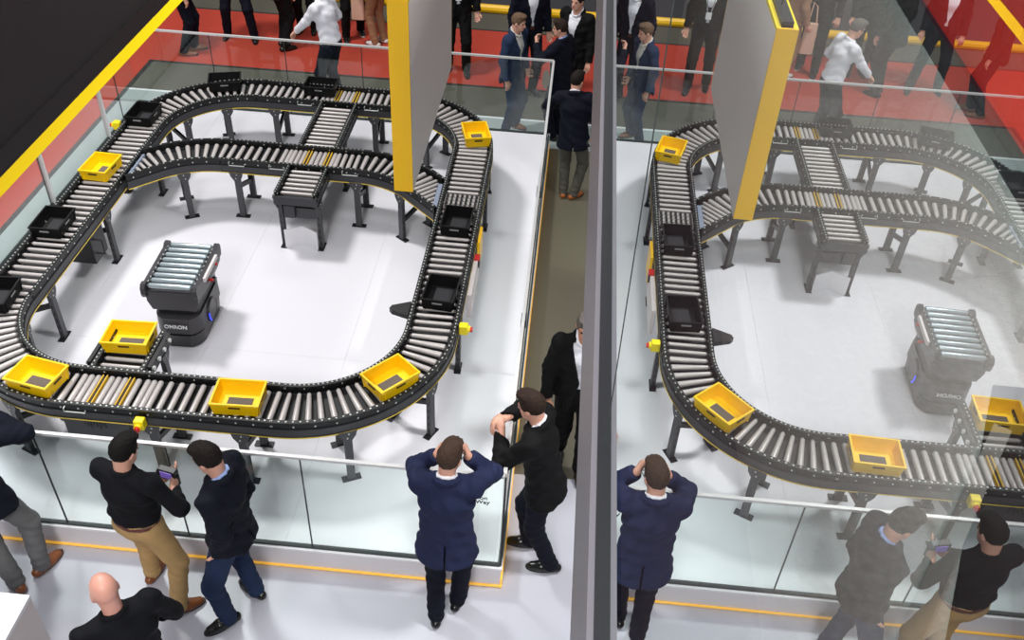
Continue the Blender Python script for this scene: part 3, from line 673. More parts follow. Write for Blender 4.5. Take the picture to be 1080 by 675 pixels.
# ------------------------------------------------------------------ white kiosk at the lower left corner
kz = 1.0
kb = root('kiosk', (-3.25, 2.7, 0), 'white kiosk box with sloped lettering cut off at the lower left', 'kiosk')
obj('cabinet', MB().b(-3.60, -2.952, 2.30, 3.075, 0, kz - 0.03), M_GREYP, kb)
obj('top_plate', MB().b(-3.602, -2.950, 2.298, 3.077, kz - 0.03, kz), M_WHITE, kb)
obj('top_card', MB().b(-3.56, -3.01, 2.34, 3.03, kz, kz + 0.002), mat('card_white', (244, 244, 246), 0.5, vary=0.01), kb)
obj('printed_mark', MB().b(-3.19, -3.165, 2.965, 2.99, kz + 0.002, kz + 0.003).b(-3.155, -3.14, 2.96, 2.975, kz + 0.002, kz + 0.003), M_TEXT, kb)

# ------------------------------------------------------------------ people (signed distance fields meshed by surface nets)
class Field:
    def __init__(s, lo, hi, h):
        s.h = h; s.lo = np.array(lo, np.float32); s.n = np.maximum(4, np.ceil((np.array(hi) - s.lo) / h).astype(int) + 1)
        s.F = np.full(s.n, 1.0, np.float32)
    def sub(s, lo, hi):
        i0 = np.clip(np.floor((np.array(lo) - s.lo) / s.h).astype(int), 0, s.n - 1); i1 = np.clip(np.ceil((np.array(hi) - s.lo) / s.h).astype(int) + 1, 1, s.n)
        if np.any(i1 <= i0): return None
        ax = [s.lo[k] + s.h * np.arange(i0[k], i1[k], dtype=np.float32) for k in range(3)]
        sl = tuple(slice(i0[k], i1[k]) for k in range(3))
        return sl, ax[0][:, None, None], ax[1][None, :, None], ax[2][None, None, :]
    def merge(s, sl, d, k):
        a = s.F[sl]
        if k > 0:
            hh = np.maximum(k - np.abs(a - d), 0) / k; s.F[sl] = np.minimum(a, d) - hh * hh * k * 0.25
        else: s.F[sl] = np.minimum(a, d)
    def cone(s, a, b, ra, rb, k=0.03, fx=None, sq=1.0):
        """tapered capsule; fx = axis along which it is sq times wider"""
        a = np.array(a, float); b = np.array(b, float); R = max(ra, rb) * max(1.0, sq) + k + 2 * s.h
        q = s.sub(np.minimum(a, b) - R, np.maximum(a, b) + R)
        if q is None: return
        sl, X, Y, Z = q; ba = b - a; L = max(1e-9, float(ba @ ba))
        px, py, pz = X - a[0], Y - a[1], Z - a[2]
        t = np.clip((px * ba[0] + py * ba[1] + pz * ba[2]) / L, 0, 1)
        vx, vy, vz = px - t * ba[0], py - t * ba[1], pz - t * ba[2]
        d2 = vx * vx + vy * vy + vz * vz
        if fx is not None and sq != 1.0:
            c = vx * fx[0] + vy * fx[1] + vz * fx[2]; d2 = d2 - c * c * (1 - 1 / sq ** 2)
        s.merge(sl, np.sqrt(np.maximum(d2, 0)) - (ra + (rb - ra) * t), k)
    def ell(s, c, r, Rm, k=0.02, sub=False):
        """ellipsoid with radii r in the frame Rm (columns)"""
        c = np.array(c, float); R = max(r) + abs(k) + 2 * s.h; q = s.sub(c - R, c + R)
        if q is None: return
        sl, X, Y, Z = q; px, py, pz = X - c[0], Y - c[1], Z - c[2]; dd = 0
        for i in range(3): dd = dd + ((px * Rm[0][i] + py * Rm[1][i] + pz * Rm[2][i]) / r[i]) ** 2
        d = (np.sqrt(dd) - 1) * min(r)
        if sub: s.F[sl] = np.maximum(s.F[sl], -d)
        else: s.merge(sl, d, k)
    def grid(s):
        return [s.lo[0] + s.h * np.arange(s.n[0], dtype=np.float32)[:, None, None], s.lo[1] + s.h * np.arange(s.n[1], dtype=np.float32)[None, :, None], s.lo[2] + s.h * np.arange(s.n[2], dtype=np.float32)[None, None, :]]
    def mesh(s, name):
        F = s.F; h = s.h; sg = F < 0
        F[0] = F[-1] = 1; F[:, 0] = F[:, -1] = 1; F[:, :, 0] = F[:, :, -1] = 1; sg = F < 0
        nx, ny, nz = F.shape
        cnt = np.zeros((nx - 1, ny - 1, nz - 1), np.int16)
        for i in (0, 1):
            for j in (0, 1):
                for k in (0, 1): cnt += sg[i:nx - 1 + i, j:ny - 1 + j, k:nz - 1 + k]
        I = np.argwhere((cnt > 0) & (cnt < 8)); idx = -np.ones(cnt.shape, np.int64); idx[I[:, 0], I[:, 1], I[:, 2]] = np.arange(len(I))
        acc = np.zeros((len(I), 3)); num = np.zeros(len(I))
        cs = [(0, 0, 0), (1, 0, 0), (0, 1, 0), (1, 1, 0), (0, 0, 1), (1, 0, 1), (0, 1, 1), (1, 1, 1)]
        V = [F[I[:, 0] + c[0], I[:, 1] + c[1], I[:, 2] + c[2]] for c in cs]
        for a, b in ((0, 1), (2, 3), (4, 5), (6, 7), (0, 2), (1, 3), (4, 6), (5, 7), (0, 4), (1, 5), (2, 6), (3, 7)):
            va, vb = V[a], V[b]; m = (va < 0) != (vb < 0)
            t = np.where(m, va / np.where(m, va - vb, 1), 0)
            P = np.array(cs[a])[None, :] + t[:, None] * (np.array(cs[b]) - np.array(cs[a]))[None, :]
            acc += P * m[:, None]; num += m
        pts = (I + acc / np.maximum(num, 1)[:, None]) * h + s.lo
        quads = []
        for ax in range(3):
            o1, o2 = [(1, 2), (2, 0), (0, 1)][ax]
            s0 = [slice(0, -1) if q == ax else slice(1, -1) for q in range(3)]; s1 = [slice(1, None) if q == ax else slice(1, -1) for q in range(3)]
            A = sg[tuple(s0)]; B = sg[tuple(s1)]; E = np.argwhere(A != B)
            if not len(E): continue
            flip = A[E[:, 0], E[:, 1], E[:, 2]]
            base = E.copy()
            for q in range(3):
                if q != ax: base[:, q] += 1
            def cell(d1, d2):
                c = base.copy(); c[:, o1] -= d1; c[:, o2] -= d2; return idx[c[:, 0], c[:, 1], c[:, 2]]
            qd = np.stack([cell(1, 1), cell(0, 1), cell(0, 0), cell(1, 0)], 1)
            qd[~flip] = qd[~flip][:, ::-1]; quads.append(qd)
        Q = np.concatenate(quads); Q = Q[(Q >= 0).all(1)]
        me = bpy.data.meshes.new(name); me.vertices.add(len(pts)); me.vertices.foreach_set('co', pts.astype(np.float32).ravel())
        me.loops.add(len(Q) * 4); me.loops.foreach_set('vertex_index', Q.astype(np.int32).ravel())
        me.polygons.add(len(Q)); me.polygons.foreach_set('loop_start', np.arange(0, len(Q) * 4, 4, dtype=np.int32)); me.polygons.foreach_set('use_smooth', np.ones(len(Q), bool))
        me.update(); me.validate(); return me

def npv(*a): return np.array(a, float)
def unit(v): v = np.array(v, float); return v / max(1e-9, np.linalg.norm(v))
def ik(S, T, l1, l2, pole):
    S, T = npv(*S), npv(*T); d = T - S; L = np.linalg.norm(d); mx = (l1 + l2) * 0.995
    if L > mx: T = S + d / L * mx; d = T - S; L = mx
    L = max(L, abs(l1 - l2) + 0.02); u = unit(d); a = (l1 * l1 - l2 * l2 + L * L) / (2 * L); hgt = math.sqrt(max(0, l1 * l1 - a * a))
    p = npv(*pole); p = p - u * (p @ u)
    p = unit(p) if np.linalg.norm(p) > 1e-4 else npv(0, 0, 1)
    return S + u * a + p * hgt, T
def rotz(d): a = math.radians(d); return np.array([[math.cos(a), -math.sin(a), 0], [math.sin(a), math.cos(a), 0], [0, 0, 1]])
def rotx(d): a = math.radians(d); return np.array([[1, 0, 0], [0, math.cos(a), -math.sin(a)], [0, math.sin(a), math.cos(a)]])
def roty(d): a = math.radians(d); return np.array([[math.cos(a), 0, math.sin(a)], [0, 1, 0], [-math.sin(a), 0, math.cos(a)]])

M_SKIN = {'fair': mat('skin_fair', (214, 160, 138), 0.5, vary=0.05), 'pink': mat('skin_pink', (222, 160, 142), 0.42, vary=0.06), 'tan': mat('skin_tan', (196, 140, 112), 0.5, vary=0.05)}
def hairm(key, rgb): return mat('hair_' + key, rgb, 0.75, spec=0.2, vary=0.35, scale=40, bump=0.6, bscale=90)
HAIR = {'black': hairm('black', (15, 12, 11)), 'brown': hairm('brown', (44, 31, 25)), 'dark': hairm('dark', (28, 21, 18)), 'sandy': hairm('sandy', (104, 82, 64)), 'grey': hairm('grey', (98, 92, 86)), 'mid': hairm('mid', (66, 50, 41))}
M_EYE = mat('eye_dark', (32, 26, 24), 0.2); M_LIP = mat('lip', (172, 96, 88), 0.5)

def person(label, base, yaw, height=1.78, feet=((-0.10, 0.0, 8), (0.10, 0.0, -8)), hip=(0, 0), hipz=0.935, lean=(0, 0.02), twist=0, head=(0, 0), headoff=(0, 0, 0),
           hands=(None, None), elbows=(None, None), hdir=(None, None), curl=0.5, top='jacket', topc=None, shirtc=None, trous=None, shoec=None, solec=None, hem=0.16, open_front=False,
           hair='brown', hairlen=0.0, skin='fair', belt=None, fine=True, group='visitors around the conveyor', glasses=False, heels=(0, 0), collar=True, lanyard=False, bulk=1.0, tie=False):
    S = height / 1.78
    rt = root('person', (base[0], base[1], 0.0), label, 'person', group, math.radians(yaw))
    hb = 0.009 if fine else 0.013; hc = 0.013 if fine else 0.018
    HIP = npv(hip[0], hip[1], hipz)
    NK = HIP + npv(lean[0], lean[1], math.sqrt(max(0.1, 0.56 ** 2 - lean[0] ** 2 - lean[1] ** 2)))
    up = unit(NK - HIP); Rt = rotz(twist); rx = Rt @ npv(1, 0, 0); rx = unit(rx - up * (rx @ up)); fy = np.cross(up, rx)
    hr = unit(rotz(twist * 0.3) @ npv(1, 0, 0)); hf = np.cross(npv(0, 0, 1), hr)
    SH = [NK - up * 0.055 + rx * 0.175 * sd * bulk for sd in (-1, 1)]
    HJ = [HIP + hr * 0.088 * sd - npv(0, 0, 0.02) for sd in (-1, 1)]
    AN = []; KN = []
    for i in (0, 1):
        fx_, fy_, ang = feet[i]; T = npv(fx_, fy_, 0.085 + heels[i]); fd = rotz(ang) @ npv(0, 1, 0)
        kn, an = ik(HJ[i], T, 0.435, 0.425, fd + npv(0, 0, 0.05)); KN.append(kn); AN.append(T)
    EL = []; WR = []
    for i in (0, 1):
        sd = (-1, 1)[i]
        tgt = hands[i] if hands[i] is not None else tuple(SH[i] + rx * 0.085 * sd + fy * 0.06 + npv(0, 0, -0.535))
        pole = elbows[i] if elbows[i] is not None else tuple(rx * 0.35 * sd - fy * 1.0)
        e, wv = ik(SH[i], tgt, 0.295, 0.265, pole); EL.append(e); WR.append(wv)
    Rh = rotz(head[0]) @ rotx(head[1]); HC = NK + up * 0.060 + Rh @ npv(0, 0.022, 0.090) + npv(*headoff)
    hx, hy, hz = Rh[:, 0], Rh[:, 1], Rh[:, 2]
    HS = 0.94; P = lambda x, y, z: HC + (hx * x + hy * y + hz * z) * HS; E3 = lambda *r: tuple(v * HS for v in r)
    allp = np.array(AN + KN + EL + WR + SH + [HIP, NK, HC]); lo = allp.min(0) - 0.24; hi = allp.max(0) + 0.24; lo[2] = -0.03
    # ---- body: one continuous skin surface
    f = Field(lo, hi, hb)
    f.ell(P(0, -0.012, 0.030), E3(0.076, 0.096, 0.098), Rh, 0); f.ell(P(0, 0.022, -0.045), E3(0.058, 0.070, 0.072), Rh, 0.03); f.ell(P(0, 0.048, -0.082), E3(0.034, 0.036, 0.030), Rh, 0.03)
    f.cone(P(0, 0.083, 0.015), P(0, 0.106, -0.028), 0.009, 0.013, 0.012)
    f.cone(P(-0.035, 0.074, 0.034), P(0.035, 0.074, 0.034), 0.012, 0.012, 0.015)
    for sd in (-1, 1):
        f.ell(P(0.077 * sd, -0.006, -0.004), E3(0.010, 0.020, 0.032), Rh, 0.008); f.ell(P(0.032 * sd, 0.098, 0.008), (0.014, 0.014, 0.009), Rh, 0, True)
    f.ell(P(0, 0.096, -0.054), (0.024, 0.010, 0.004), Rh, 0, True)
    f.cone(NK - up * 0.03 - fy * 0.005, P(0, -0.030, -0.055), 0.056, 0.054, 0.02)
    f.cone(HIP, HIP + up * 0.40, 0.095, 0.10, 0.03, rx, 1.35); f.cone(SH[0] - up * 0.02, SH[1] - up * 0.02, 0.045, 0.045, 0.03)
    for i in (0, 1):
        sd = (-1, 1)[i]
        f.cone(SH[i], EL[i], 0.048, 0.040, 0.03); f.cone(EL[i], WR[i], 0.040, 0.026, 0.02)
        f.cone(HJ[i], KN[i], 0.078, 0.055, 0.04); f.cone(KN[i], AN[i], 0.055, 0.038, 0.03)
        fd = unit(rotz(feet[i][2]) @ npv(0, 1, 0)); f.cone(AN[i] - npv(0, 0, 0.035), AN[i] + fd * 0.13 - npv(0, 0, 0.05), 0.034, 0.026, 0.02)
        dr = unit(hdir[i]) if hdir[i] is not None else unit(WR[i] - EL[i])
        side = np.cross(dr, rx * 0.3 + up * 0.6 + fy * 0.7); side = unit(side); nrm = unit(np.cross(side, dr))
        if nrm @ (HIP + up * 0.3 - WR[i]) < 0: nrm = -nrm
        W = WR[i]; K = W + dr * 0.085
        f.cone(W + dr * 0.01, W + dr * 0.072, 0.024, 0.026, 0.015, side, 1.55)
        for q, ln in ((-1.5, 0.062), (-0.5, 0.074), (0.5, 0.070), (1.5, 0.055)):
            b0 = W + dr * 0.078 + side * 0.020 * q; m0 = unit(dr * (1 - curl * 0.35) + nrm * curl * 0.75 + side * 0.05 * q); m1 = unit(dr * (1 - curl * 1.1) + nrm * curl * 1.4)
            b1 = b0 + m0 * ln * 0.58; b2_ = b1 + m1 * ln * 0.5
            f.cone(b0, b1, 0.0105, 0.0095, 0.006); f.cone(b1, b2_, 0.0095, 0.0085, 0.004)
        tside = side if (side @ (fy + up * 0.2)) > 0 else -side
        t0 = W + dr * 0.03 + tside * 0.028; t1 = t0 + unit(dr * 0.7 + tside * 0.7 + nrm * 0.3) * 0.045; f.cone(t0, t1, 0.0125, 0.011, 0.01); f.cone(t1, t1 + unit(dr + nrm * 0.6) * 0.032, 0.011, 0.0095, 0.005)
    def put(fl, name, m, parent=rt):
        me = fl.mesh(name) if isinstance(fl, Field) else fl
        o = bpy.data.objects.new(name, me); COL.objects.link(o); o.parent = parent; o.scale = (1, 1, 1); me.materials.append(m); return o
    body = put(f, 'body', M_SKIN[skin])
    # ---- eyes and lips
    eb = MB(); 
    for sd in (-1, 1): 
        c = P(0.031 * sd, 0.083, 0.007); eb.tube([c - hy * 0.006, c + hy * 0.004, c + hy * 0.007], [0.009, 0.008, 0.003], 8)
    put(eb.mesh('eyes'), 'eyes', M_EYE, body)
    c = P(0, 0.091, -0.053); put(MB().tube([c - hx * 0.022, c - hx * 0.010 + hy * 0.003, c + hx * 0.010 + hy * 0.003, c + hx * 0.022], [0.003, 0.006, 0.006, 0.003], 6).mesh('lips'), 'lips', M_LIP, body)
    # ---- hair
    if hair:
        g = Field(HC - 0.17, HC + 0.17, 0.008 if fine else 0.011)
        g.ell(P(0, -0.016, 0.036), E3(0.084, 0.104, 0.106), Rh, 0)
        g.ell(P(0, 0.045, 0.115), E3(0.060, 0.055, 0.026), Rh, 0.03)
        if hairlen > 0: g.cone(P(0, -0.07, -0.02), P(0, -0.075, -0.06 - hairlen), 0.065, 0.05, 0.03, hx, 1.3)
        X, Y, Z = g.grid(); px, py, pz = X - HC[0], Y - HC[1], Z - HC[2]
        ly = px * hy[0] + py * hy[1] + pz * hy[2]; lz = px * hz[0] + py * hz[1] + pz * hz[2]; lx = px * hx[0] + py * hx[1] + pz * hx[2]
        cut = (-0.012 + 0.80 * ly + 0.25 * np.maximum(0, 0.02 - ly)) - lz - 0.03 * np.exp(-((ly - 0.035) / 0.02) ** 2) * (np.abs(lx) > 0.055)
        if hairlen > 0: cut = np.where(ly < -0.02, cut - hairlen - 0.05, cut)
        g.F = np.maximum(g.F, cut * 0.8)
        g.F += (0.0022 * np.sin(lx * 190 + ly * 60) * np.sin(ly * 120 + lz * 90)).astype(np.float32)
        put(g, 'hair', HAIR[hair])
    # ---- trousers
    g = Field(lo, npv(hi[0], hi[1], min(hi[2], HIP[2] + 0.25)), hc); bk = bulk
    g.cone(HIP + npv(0, 0, -0.02), HIP + up * 0.10, 0.122 * bk, 0.120 * bk, 0.03, hr, 1.36); 
    for i in (0, 1):
        g.cone(HJ[i] + npv(0, 0, 0.0), KN[i], 0.100, 0.074, 0.035); g.cone(KN[i], AN[i] + npv(0, 0, -0.015), 0.074, 0.062, 0.03)
    X, Y, Z = g.grid(); lv = (X - HIP[0]) * up[0] + (Y - HIP[1]) * up[1] + (Z - HIP[2]) * up[2]
    g.F += (0.0035 * np.sin(Z * 70 + X * 25 + 3 * np.sin(Y * 18)) * np.exp(-((Z - 0.48) / 0.16) ** 2) + 0.004 * np.sin(Z * 85 + Y * 20) * np.exp(-((Z - 0.13) / 0.10) ** 2) + 0.0025 * np.sin(X * 45 + Z * 30 + Y * 12)).astype(np.float32)
    g.F = np.maximum(g.F, np.maximum(lv - 0.095, 0.045 - Z + 0 * X))
    put(g, 'trousers', trous)
    if belt is not None:
        g = Field(HIP - 0.25, HIP + 0.25, 0.010); g.cone(HIP, HIP + up * 0.12, 0.126 * bk, 0.124 * bk, 0.02, hr, 1.36)
        X, Y, Z = g.grid(); lv = (X - HIP[0]) * up[0] + (Y - HIP[1]) * up[1] + (Z - HIP[2]) * up[2]
        g.F = np.maximum(g.F, np.abs(lv - 0.062) - 0.020); put(g, 'belt', belt)
    # ---- shirt and jacket
    def torso(g, e, sleeves, hemz, flare=0.0, sl=1.0):
        k = bulk
        g.cone(HIP - up * (hemz - 0.02), HIP + up * 0.17, (0.128 + flare) * k + e, 0.112 * k + e, 0.04, rx, 1.36); g.cone(HIP + up * 0.17, HIP + up * 0.38, 0.112 * k + e, 0.122 * k + e, 0.05, rx, 1.38)
        g.cone(HIP + up * 0.38, NK - up * 0.065, 0.120 * k + e, 0.075 + e, 0.05, rx, 1.40)
        g.cone(SH[0] - up * 0.008, SH[1] - up * 0.008, 0.064 + e, 0.064 + e, 0.05); g.cone(NK - up * 0.05, NK - up * 0.01, 0.080 + e, 0.064 + e, 0.03)
        if sleeves:
            for i in (0, 1):
                g.cone(SH[i], EL[i], 0.064 + e, 0.055 + e, 0.035)
                W2 = EL[i] + (WR[i] - EL[i]) * sl; g.cone(EL[i], W2, 0.055 + e, 0.045 + e * 0.8, 0.025)
    is_j = top == 'jacket'
    if is_j:
        g = Field(HIP - 0.45, npv(*np.maximum(HIP, NK)) + 0.3, hc if not open_front else min(hc, 0.012)); torso(g, -0.008, False, 0.05)
        X, Y, Z = g.grid(); lv = (X - HIP[0]) * up[0] + (Y - HIP[1]) * up[1] + (Z - HIP[2]) * up[2]
        g.F = np.maximum(g.F, np.maximum(lv - 0.535 + 0.35 * np.maximum(0, (X - HIP[0]) * fy[0] + (Y - HIP[1]) * fy[1] + (Z - HIP[2]) * fy[2]), -0.02 - lv))
        if collar:
            for q in range(10):
                a = 2 * PI * q / 10; b2 = 2 * PI * (q + 1) / 10
                ring = lambda a_: NK + up * (0.016 - 0.045 * math.sin(a_)) + rx * 0.064 * math.cos(a_) + fy * (0.072 * math.sin(a_) + 0.008)
                g.cone(ring(a), ring(b2), 0.013, 0.013, 0.008)
        put(g, 'shirt', shirtc)
        if tie: 
            tb = MB().bar(NK - up * 0.05 + fy * 0.088, HIP + up * 0.14 + fy * 0.125, 0.045, 0.012, tuple(fy)); put(tb.mesh('tie'), 'tie', tie)
    g = Field(lo, hi, hc)
    torso(g, 0.010 if is_j else 0.0, True, hem, 0.028 if is_j else 0.006, 0.97 if is_j else 0.96)
    X, Y, Z = g.grid(); dx, dy, dz = X - HIP[0], Y - HIP[1], Z - HIP[2]
    lv = dx * up[0] + dy * up[1] + dz * up[2]; lr = dx * rx[0] + dy * rx[1] + dz * rx[2]; lf = dx * fy[0] + dy * fy[1] + dz * fy[2]
    wr = 0.0035 * np.sin(lv * 55 + lr * 30 + 2 * np.sin(lf * 20)) + 0.003 * np.sin(lr * 60 + lv * 22)
    for i in (0, 1):
        d2 = (X - EL[i][0]) ** 2 + (Y - EL[i][1]) ** 2 + (Z - EL[i][2]) ** 2
        ad = unit(WR[i] - EL[i]); wr = wr + 0.006 * np.exp(-d2 / 0.012) * np.sin(((X - EL[i][0]) * ad[0] + (Y - EL[i][1]) * ad[1] + (Z - EL[i][2]) * ad[2]) * 110)
    g.F += wr.astype(np.float32)
    bodycol = (np.abs(lr) < 0.30 * bulk) & (np.abs(lf) < 0.30)
    hemcut = np.where(bodycol, -hem - lv, -1.0)
    # arms that hang below the hem must not be cut
    arm = np.full(g.F.shape, 1.0, np.float32)
    ga = Field(lo, hi, hc); 
    for i in (0, 1):
        ga.cone(SH[i], EL[i], 0.075, 0.068, 0.0); ga.cone(EL[i], EL[i] + (WR[i] - EL[i]) * 0.97, 0.068, 0.056, 0.0)
    g.F = np.maximum(g.F, np.where(ga.F < 0.004, -1.0, hemcut).astype(np.float32))
    for i in (0, 1):          # clean cuffs
        ad = unit(WR[i] - EL[i]); c0 = EL[i] + (WR[i] - EL[i]) * (0.985 if is_j else 0.975); q = g.sub(WR[i] - 0.13, WR[i] + 0.13)
        if q: sl_, A, B, C = q; dd = (A - c0[0]) * ad[0] + (B - c0[1]) * ad[1] + (C - c0[2]) * ad[2]; g.F[sl_] = np.maximum(g.F[sl_], np.where(dd < 0.12, dd, -1).astype(np.float32))
    neck = lv - 0.56 - 0.35 * np.maximum(0, -lf) * 0 ; g.F = np.maximum(g.F, np.where(np.abs(lr) < 0.11, neck - 0.018, -1).astype(np.float32))
    if is_j: g.F = np.maximum(g.F, np.where((lf < -0.02) & (lv < 0.03), 0.006 - np.abs(lr - 0.01), -1.0).astype(np.float32))
    if is_j and open_front:
        wv = np.interp(lv, [-0.3, 0.10, 0.16, 0.50, 0.62], [0.10, 0.022, 0.010, 0.085, 0.10]).astype(np.float32)
        g.F = np.maximum(g.F, np.where(lf > 0.02, wv - np.abs(lr), -1.0).astype(np.float32))
    if is_j:
        for q in range(9):
            if open_front:
                a = PI - 0.25 + (PI + 0.5) * q / 9; b2 = PI - 0.25 + (PI + 0.5) * (q + 1) / 9
            else: a = 0.9 * PI + 1.2 * PI * q / 9; b2 = 0.9 * PI + 1.2 * PI * (q + 1) / 9
            ring = lambda a_: NK + up * (0.006 - 0.02 * math.sin(a_)) + rx * 0.078 * math.cos(a_) + fy * (0.078 * math.sin(a_) + 0.002)
            g.cone(ring(a), ring(b2), 0.021, 0.021, 0.014)
    else:
        for q in range(10):
            a = 2 * PI * q / 10; b2 = 2 * PI * (q + 1) / 10
            ring = lambda a_: NK + up * (0.006 - 0.022 * math.sin(a_)) + rx * 0.066 * math.cos(a_) + fy * (0.066 * math.sin(a_) + 0.005)
            g.cone(ring(a), ring(b2), 0.015, 0.015, 0.01)
    put(g, 'jacket' if is_j else 'shirt' if top == 'shirt' else 'sweater', topc)
    if lanyard:
        c = HIP + up * 0.20 + fy * 0.150; put(MB().box((0, 0, 0), (0.075, 0.004, 0.10)).mesh('badge'), 'badge', M_WHITE).location = Vector(c)
        lb = MB()
        for sd in (-1, 1): lb.tube([NK + rx * 0.06 * sd + fy * 0.04, HIP + up * 0.36 + rx * 0.045 * sd + fy * 0.142, HIP + up * 0.25 + fy * 0.150], 0.004, 5)
        put(lb.mesh('lanyard'), 'lanyard', M_TEXT)
    # ---- shoes
    for i in (0, 1):
        fd = unit(rotz(feet[i][2]) @ npv(0, 1, 0)); sdv = npv(fd[1], -fd[0], 0); A = AN[i] - npv(0, 0, 0.085)
        heel = A - fd * 0.055; toe = A + fd * 0.185
        g = Field(np.minimum(heel, toe) - 0.08 - npv(0, 0, 0.0), np.maximum(heel, toe) + npv(0.08, 0.08, 0.16), 0.008 if fine else 0.012)
        g.cone(heel + npv(0, 0, 0.040), A + fd * 0.07 + npv(0, 0, 0.040), 0.037, 0.042, 0.02); g.cone(A + fd * 0.07 + npv(0, 0, 0.036), toe - fd * 0.038 + npv(0, 0, 0.028), 0.042, 0.030, 0.02, sdv, 1.2)
        g.cone(A + npv(0, 0, 0.04), A + npv(0, 0, 0.095), 0.042, 0.040, 0.03)
        X, Y, Z = g.grid(); g.F = np.maximum(g.F, (0.016 + A[2]) - Z + 0 * X)
        so = put(g, 'shoe', shoec)
        pl = []
        for k in range(16):
            a = 2 * PI * k / 16; cx = 0.065 + 0.128 * math.sin(a); wv2 = 0.040 + 0.008 * math.sin(a); pl.append(tuple((A + fd * cx + sdv * wv2 * math.cos(a))[:2]))
        put(MB().prism(pl, A[2] + 0.001, A[2] + 0.026).mesh('sole'), 'sole', solec or M_TEXT, so)
    if glasses:
        gb = MB(); 
        for sd in (-1, 1): gb.tube([P(0.080 * sd, 0.0, 0.012), P(0.072 * sd, 0.09, 0.012)], 0.003, 5)
        for sd in (-1, 1):
            cc = [P(0.034 * sd + 0.024 * math.cos(a), 0.108, 0.006 + 0.018 * math.sin(a)) for a in np.linspace(0, 2 * PI, 11)]; gb.tube(cc, 0.0028, 5)
        put(gb.mesh('glasses'), 'glasses', M_TEXT)
    rt.scale = (S, S, S)
    return rt

C_BLACK = fabric('black_suit', (13, 13, 15)); C_NAVYJ = fabric('navy_jacket', (17, 20, 32)); C_BLUEJ = fabric('blue_jacket', (33, 39, 68)); C_DNAVY = fabric('dark_navy', (11, 14, 28))
C_BLKTOP = fabric('black_top', (17, 18, 23)); C_BEIGE = fabric('beige_chino', (186, 152, 104)); C_JEANS = fabric('dark_jeans', (34, 48, 78)); C_GREYT = fabric('grey_trousers', (104, 104, 106))
C_WSHIRT = fabric('white_shirt', (228, 228, 236)); C_LBLUE = fabric('light_blue_shirt', (150, 172, 222)); C_SLATE = fabric('slate_suit', (38, 52, 78)); C_KHAKI = fabric('khaki_grey', (82, 80, 74)); C_BROWNT = fabric('brown_trousers', (150, 112, 84))
C_PALE = fabric('pale_patterned_shirt', (206, 206, 200)); C_BLKTR = fabric('black_trousers', (12, 12, 14)); C_DJEAN = fabric('ink_jeans', (20, 24, 36))
S_BROWN = mat('shoe_brown', (126, 72, 38), 0.35, vary=0.15); S_BLACK = mat('shoe_black', (18, 18, 18), 0.25); S_ORANGE = mat('shoe_tan', (156, 84, 32), 0.4); S_WHITE = mat('shoe_white', (214, 206, 202), 0.5); S_SOLEW = mat('sole_white', (220, 218, 212), 0.5); S_SOLEB = mat('sole_brown', (70, 42, 24), 0.6)
L_BELT = mat('belt_leather', (96, 46, 30), 0.4)
FG = 'visitors in front of the barrier'; BG = 'visitors on the red carpet and aisle behind'
# front row
person('man in black sweater and beige trousers seen from behind holding a camera', (-2.57, 3.77), -12, 1.68, feet=((-0.19, 0.14, 6), (0.17, -0.06, -42)), hip=(-0.02, 0.0), lean=(0.03, -0.01), head=(-14, -16),
       hands=((0.06, 0.26, 1.12), (0.17, 0.21, 1.12)), elbows=((-1, -0.45, -0.1), (1, -0.3, -0.7)), hdir=((0.5, 0.6, 0.3), (-0.2, 0.7, 0.5)), top='sweater', topc=C_BLKTOP, trous=C_BEIGE, shoec=S_BROWN, solec=S_SOLEB, hem=-0.10, hair='black', belt=L_BELT, group=FG, bulk=1.05)
person('man in navy jacket and blue jeans with a light blue collar turned to the left', (-1.94, 3.76), 84, 1.72, feet=((-0.15, 0.10, 45), (0.12, 0.0, -25)), hip=(0.0, 0.02), lean=(0.0, -0.01), head=(-6, -22),
       top='jacket', topc=C_NAVYJ, shirtc=C_LBLUE, trous=C_JEANS, shoec=S_BLACK, hem=0.10, hair='dark', group=FG, hands=((-0.165, 0.04, 0.90), (0.17, 0.06, 0.90)))
person('man in blue jacket with both hands raised to his face seen from behind', (-0.54, 3.89), 0, 1.73, feet=((-0.065, -0.08, 6), (0.075, 0.07, -14)), lean=(0.0, 0.02), head=(-22, -12),
       hands=((-0.09, 0.20, 1.50), (0.12, 0.20, 1.51)), elbows=((-0.8, 0.0, -0.95), (0.8, 0.0, -1.0)), hdir=((0.5, 0.5, 0.6), (-0.5, 0.6, 0.6)), top='jacket', topc=C_BLUEJ, shirtc=C_WSHIRT, trous=C_DNAVY, shoec=S_BLACK, solec=S_SOLEW, hem=0.20, hair='mid', group=FG, glasses=True, bulk=1.0)
person('man in navy jacket and grey trousers with raised arms at the left edge', (-3.64, 3.84), 12, 1.74, feet=((-0.02, -0.10, 40), (0.12, 0.04, -32)), lean=(-0.04, 0.02), head=(5, -5), hip=(-0.06, 0.0),
       hands=((-0.14, 0.22, 1.50), (0.10, 0.22, 1.50)), elbows=((-1, 0, -0.7), (1, 0, -0.7)), top='jacket', topc=C_DNAVY, shirtc=C_WSHIRT, trous=C_GREYT, shoec=S_BROWN, solec=S_SOLEB, hem=0.14, hair='brown', group=FG)
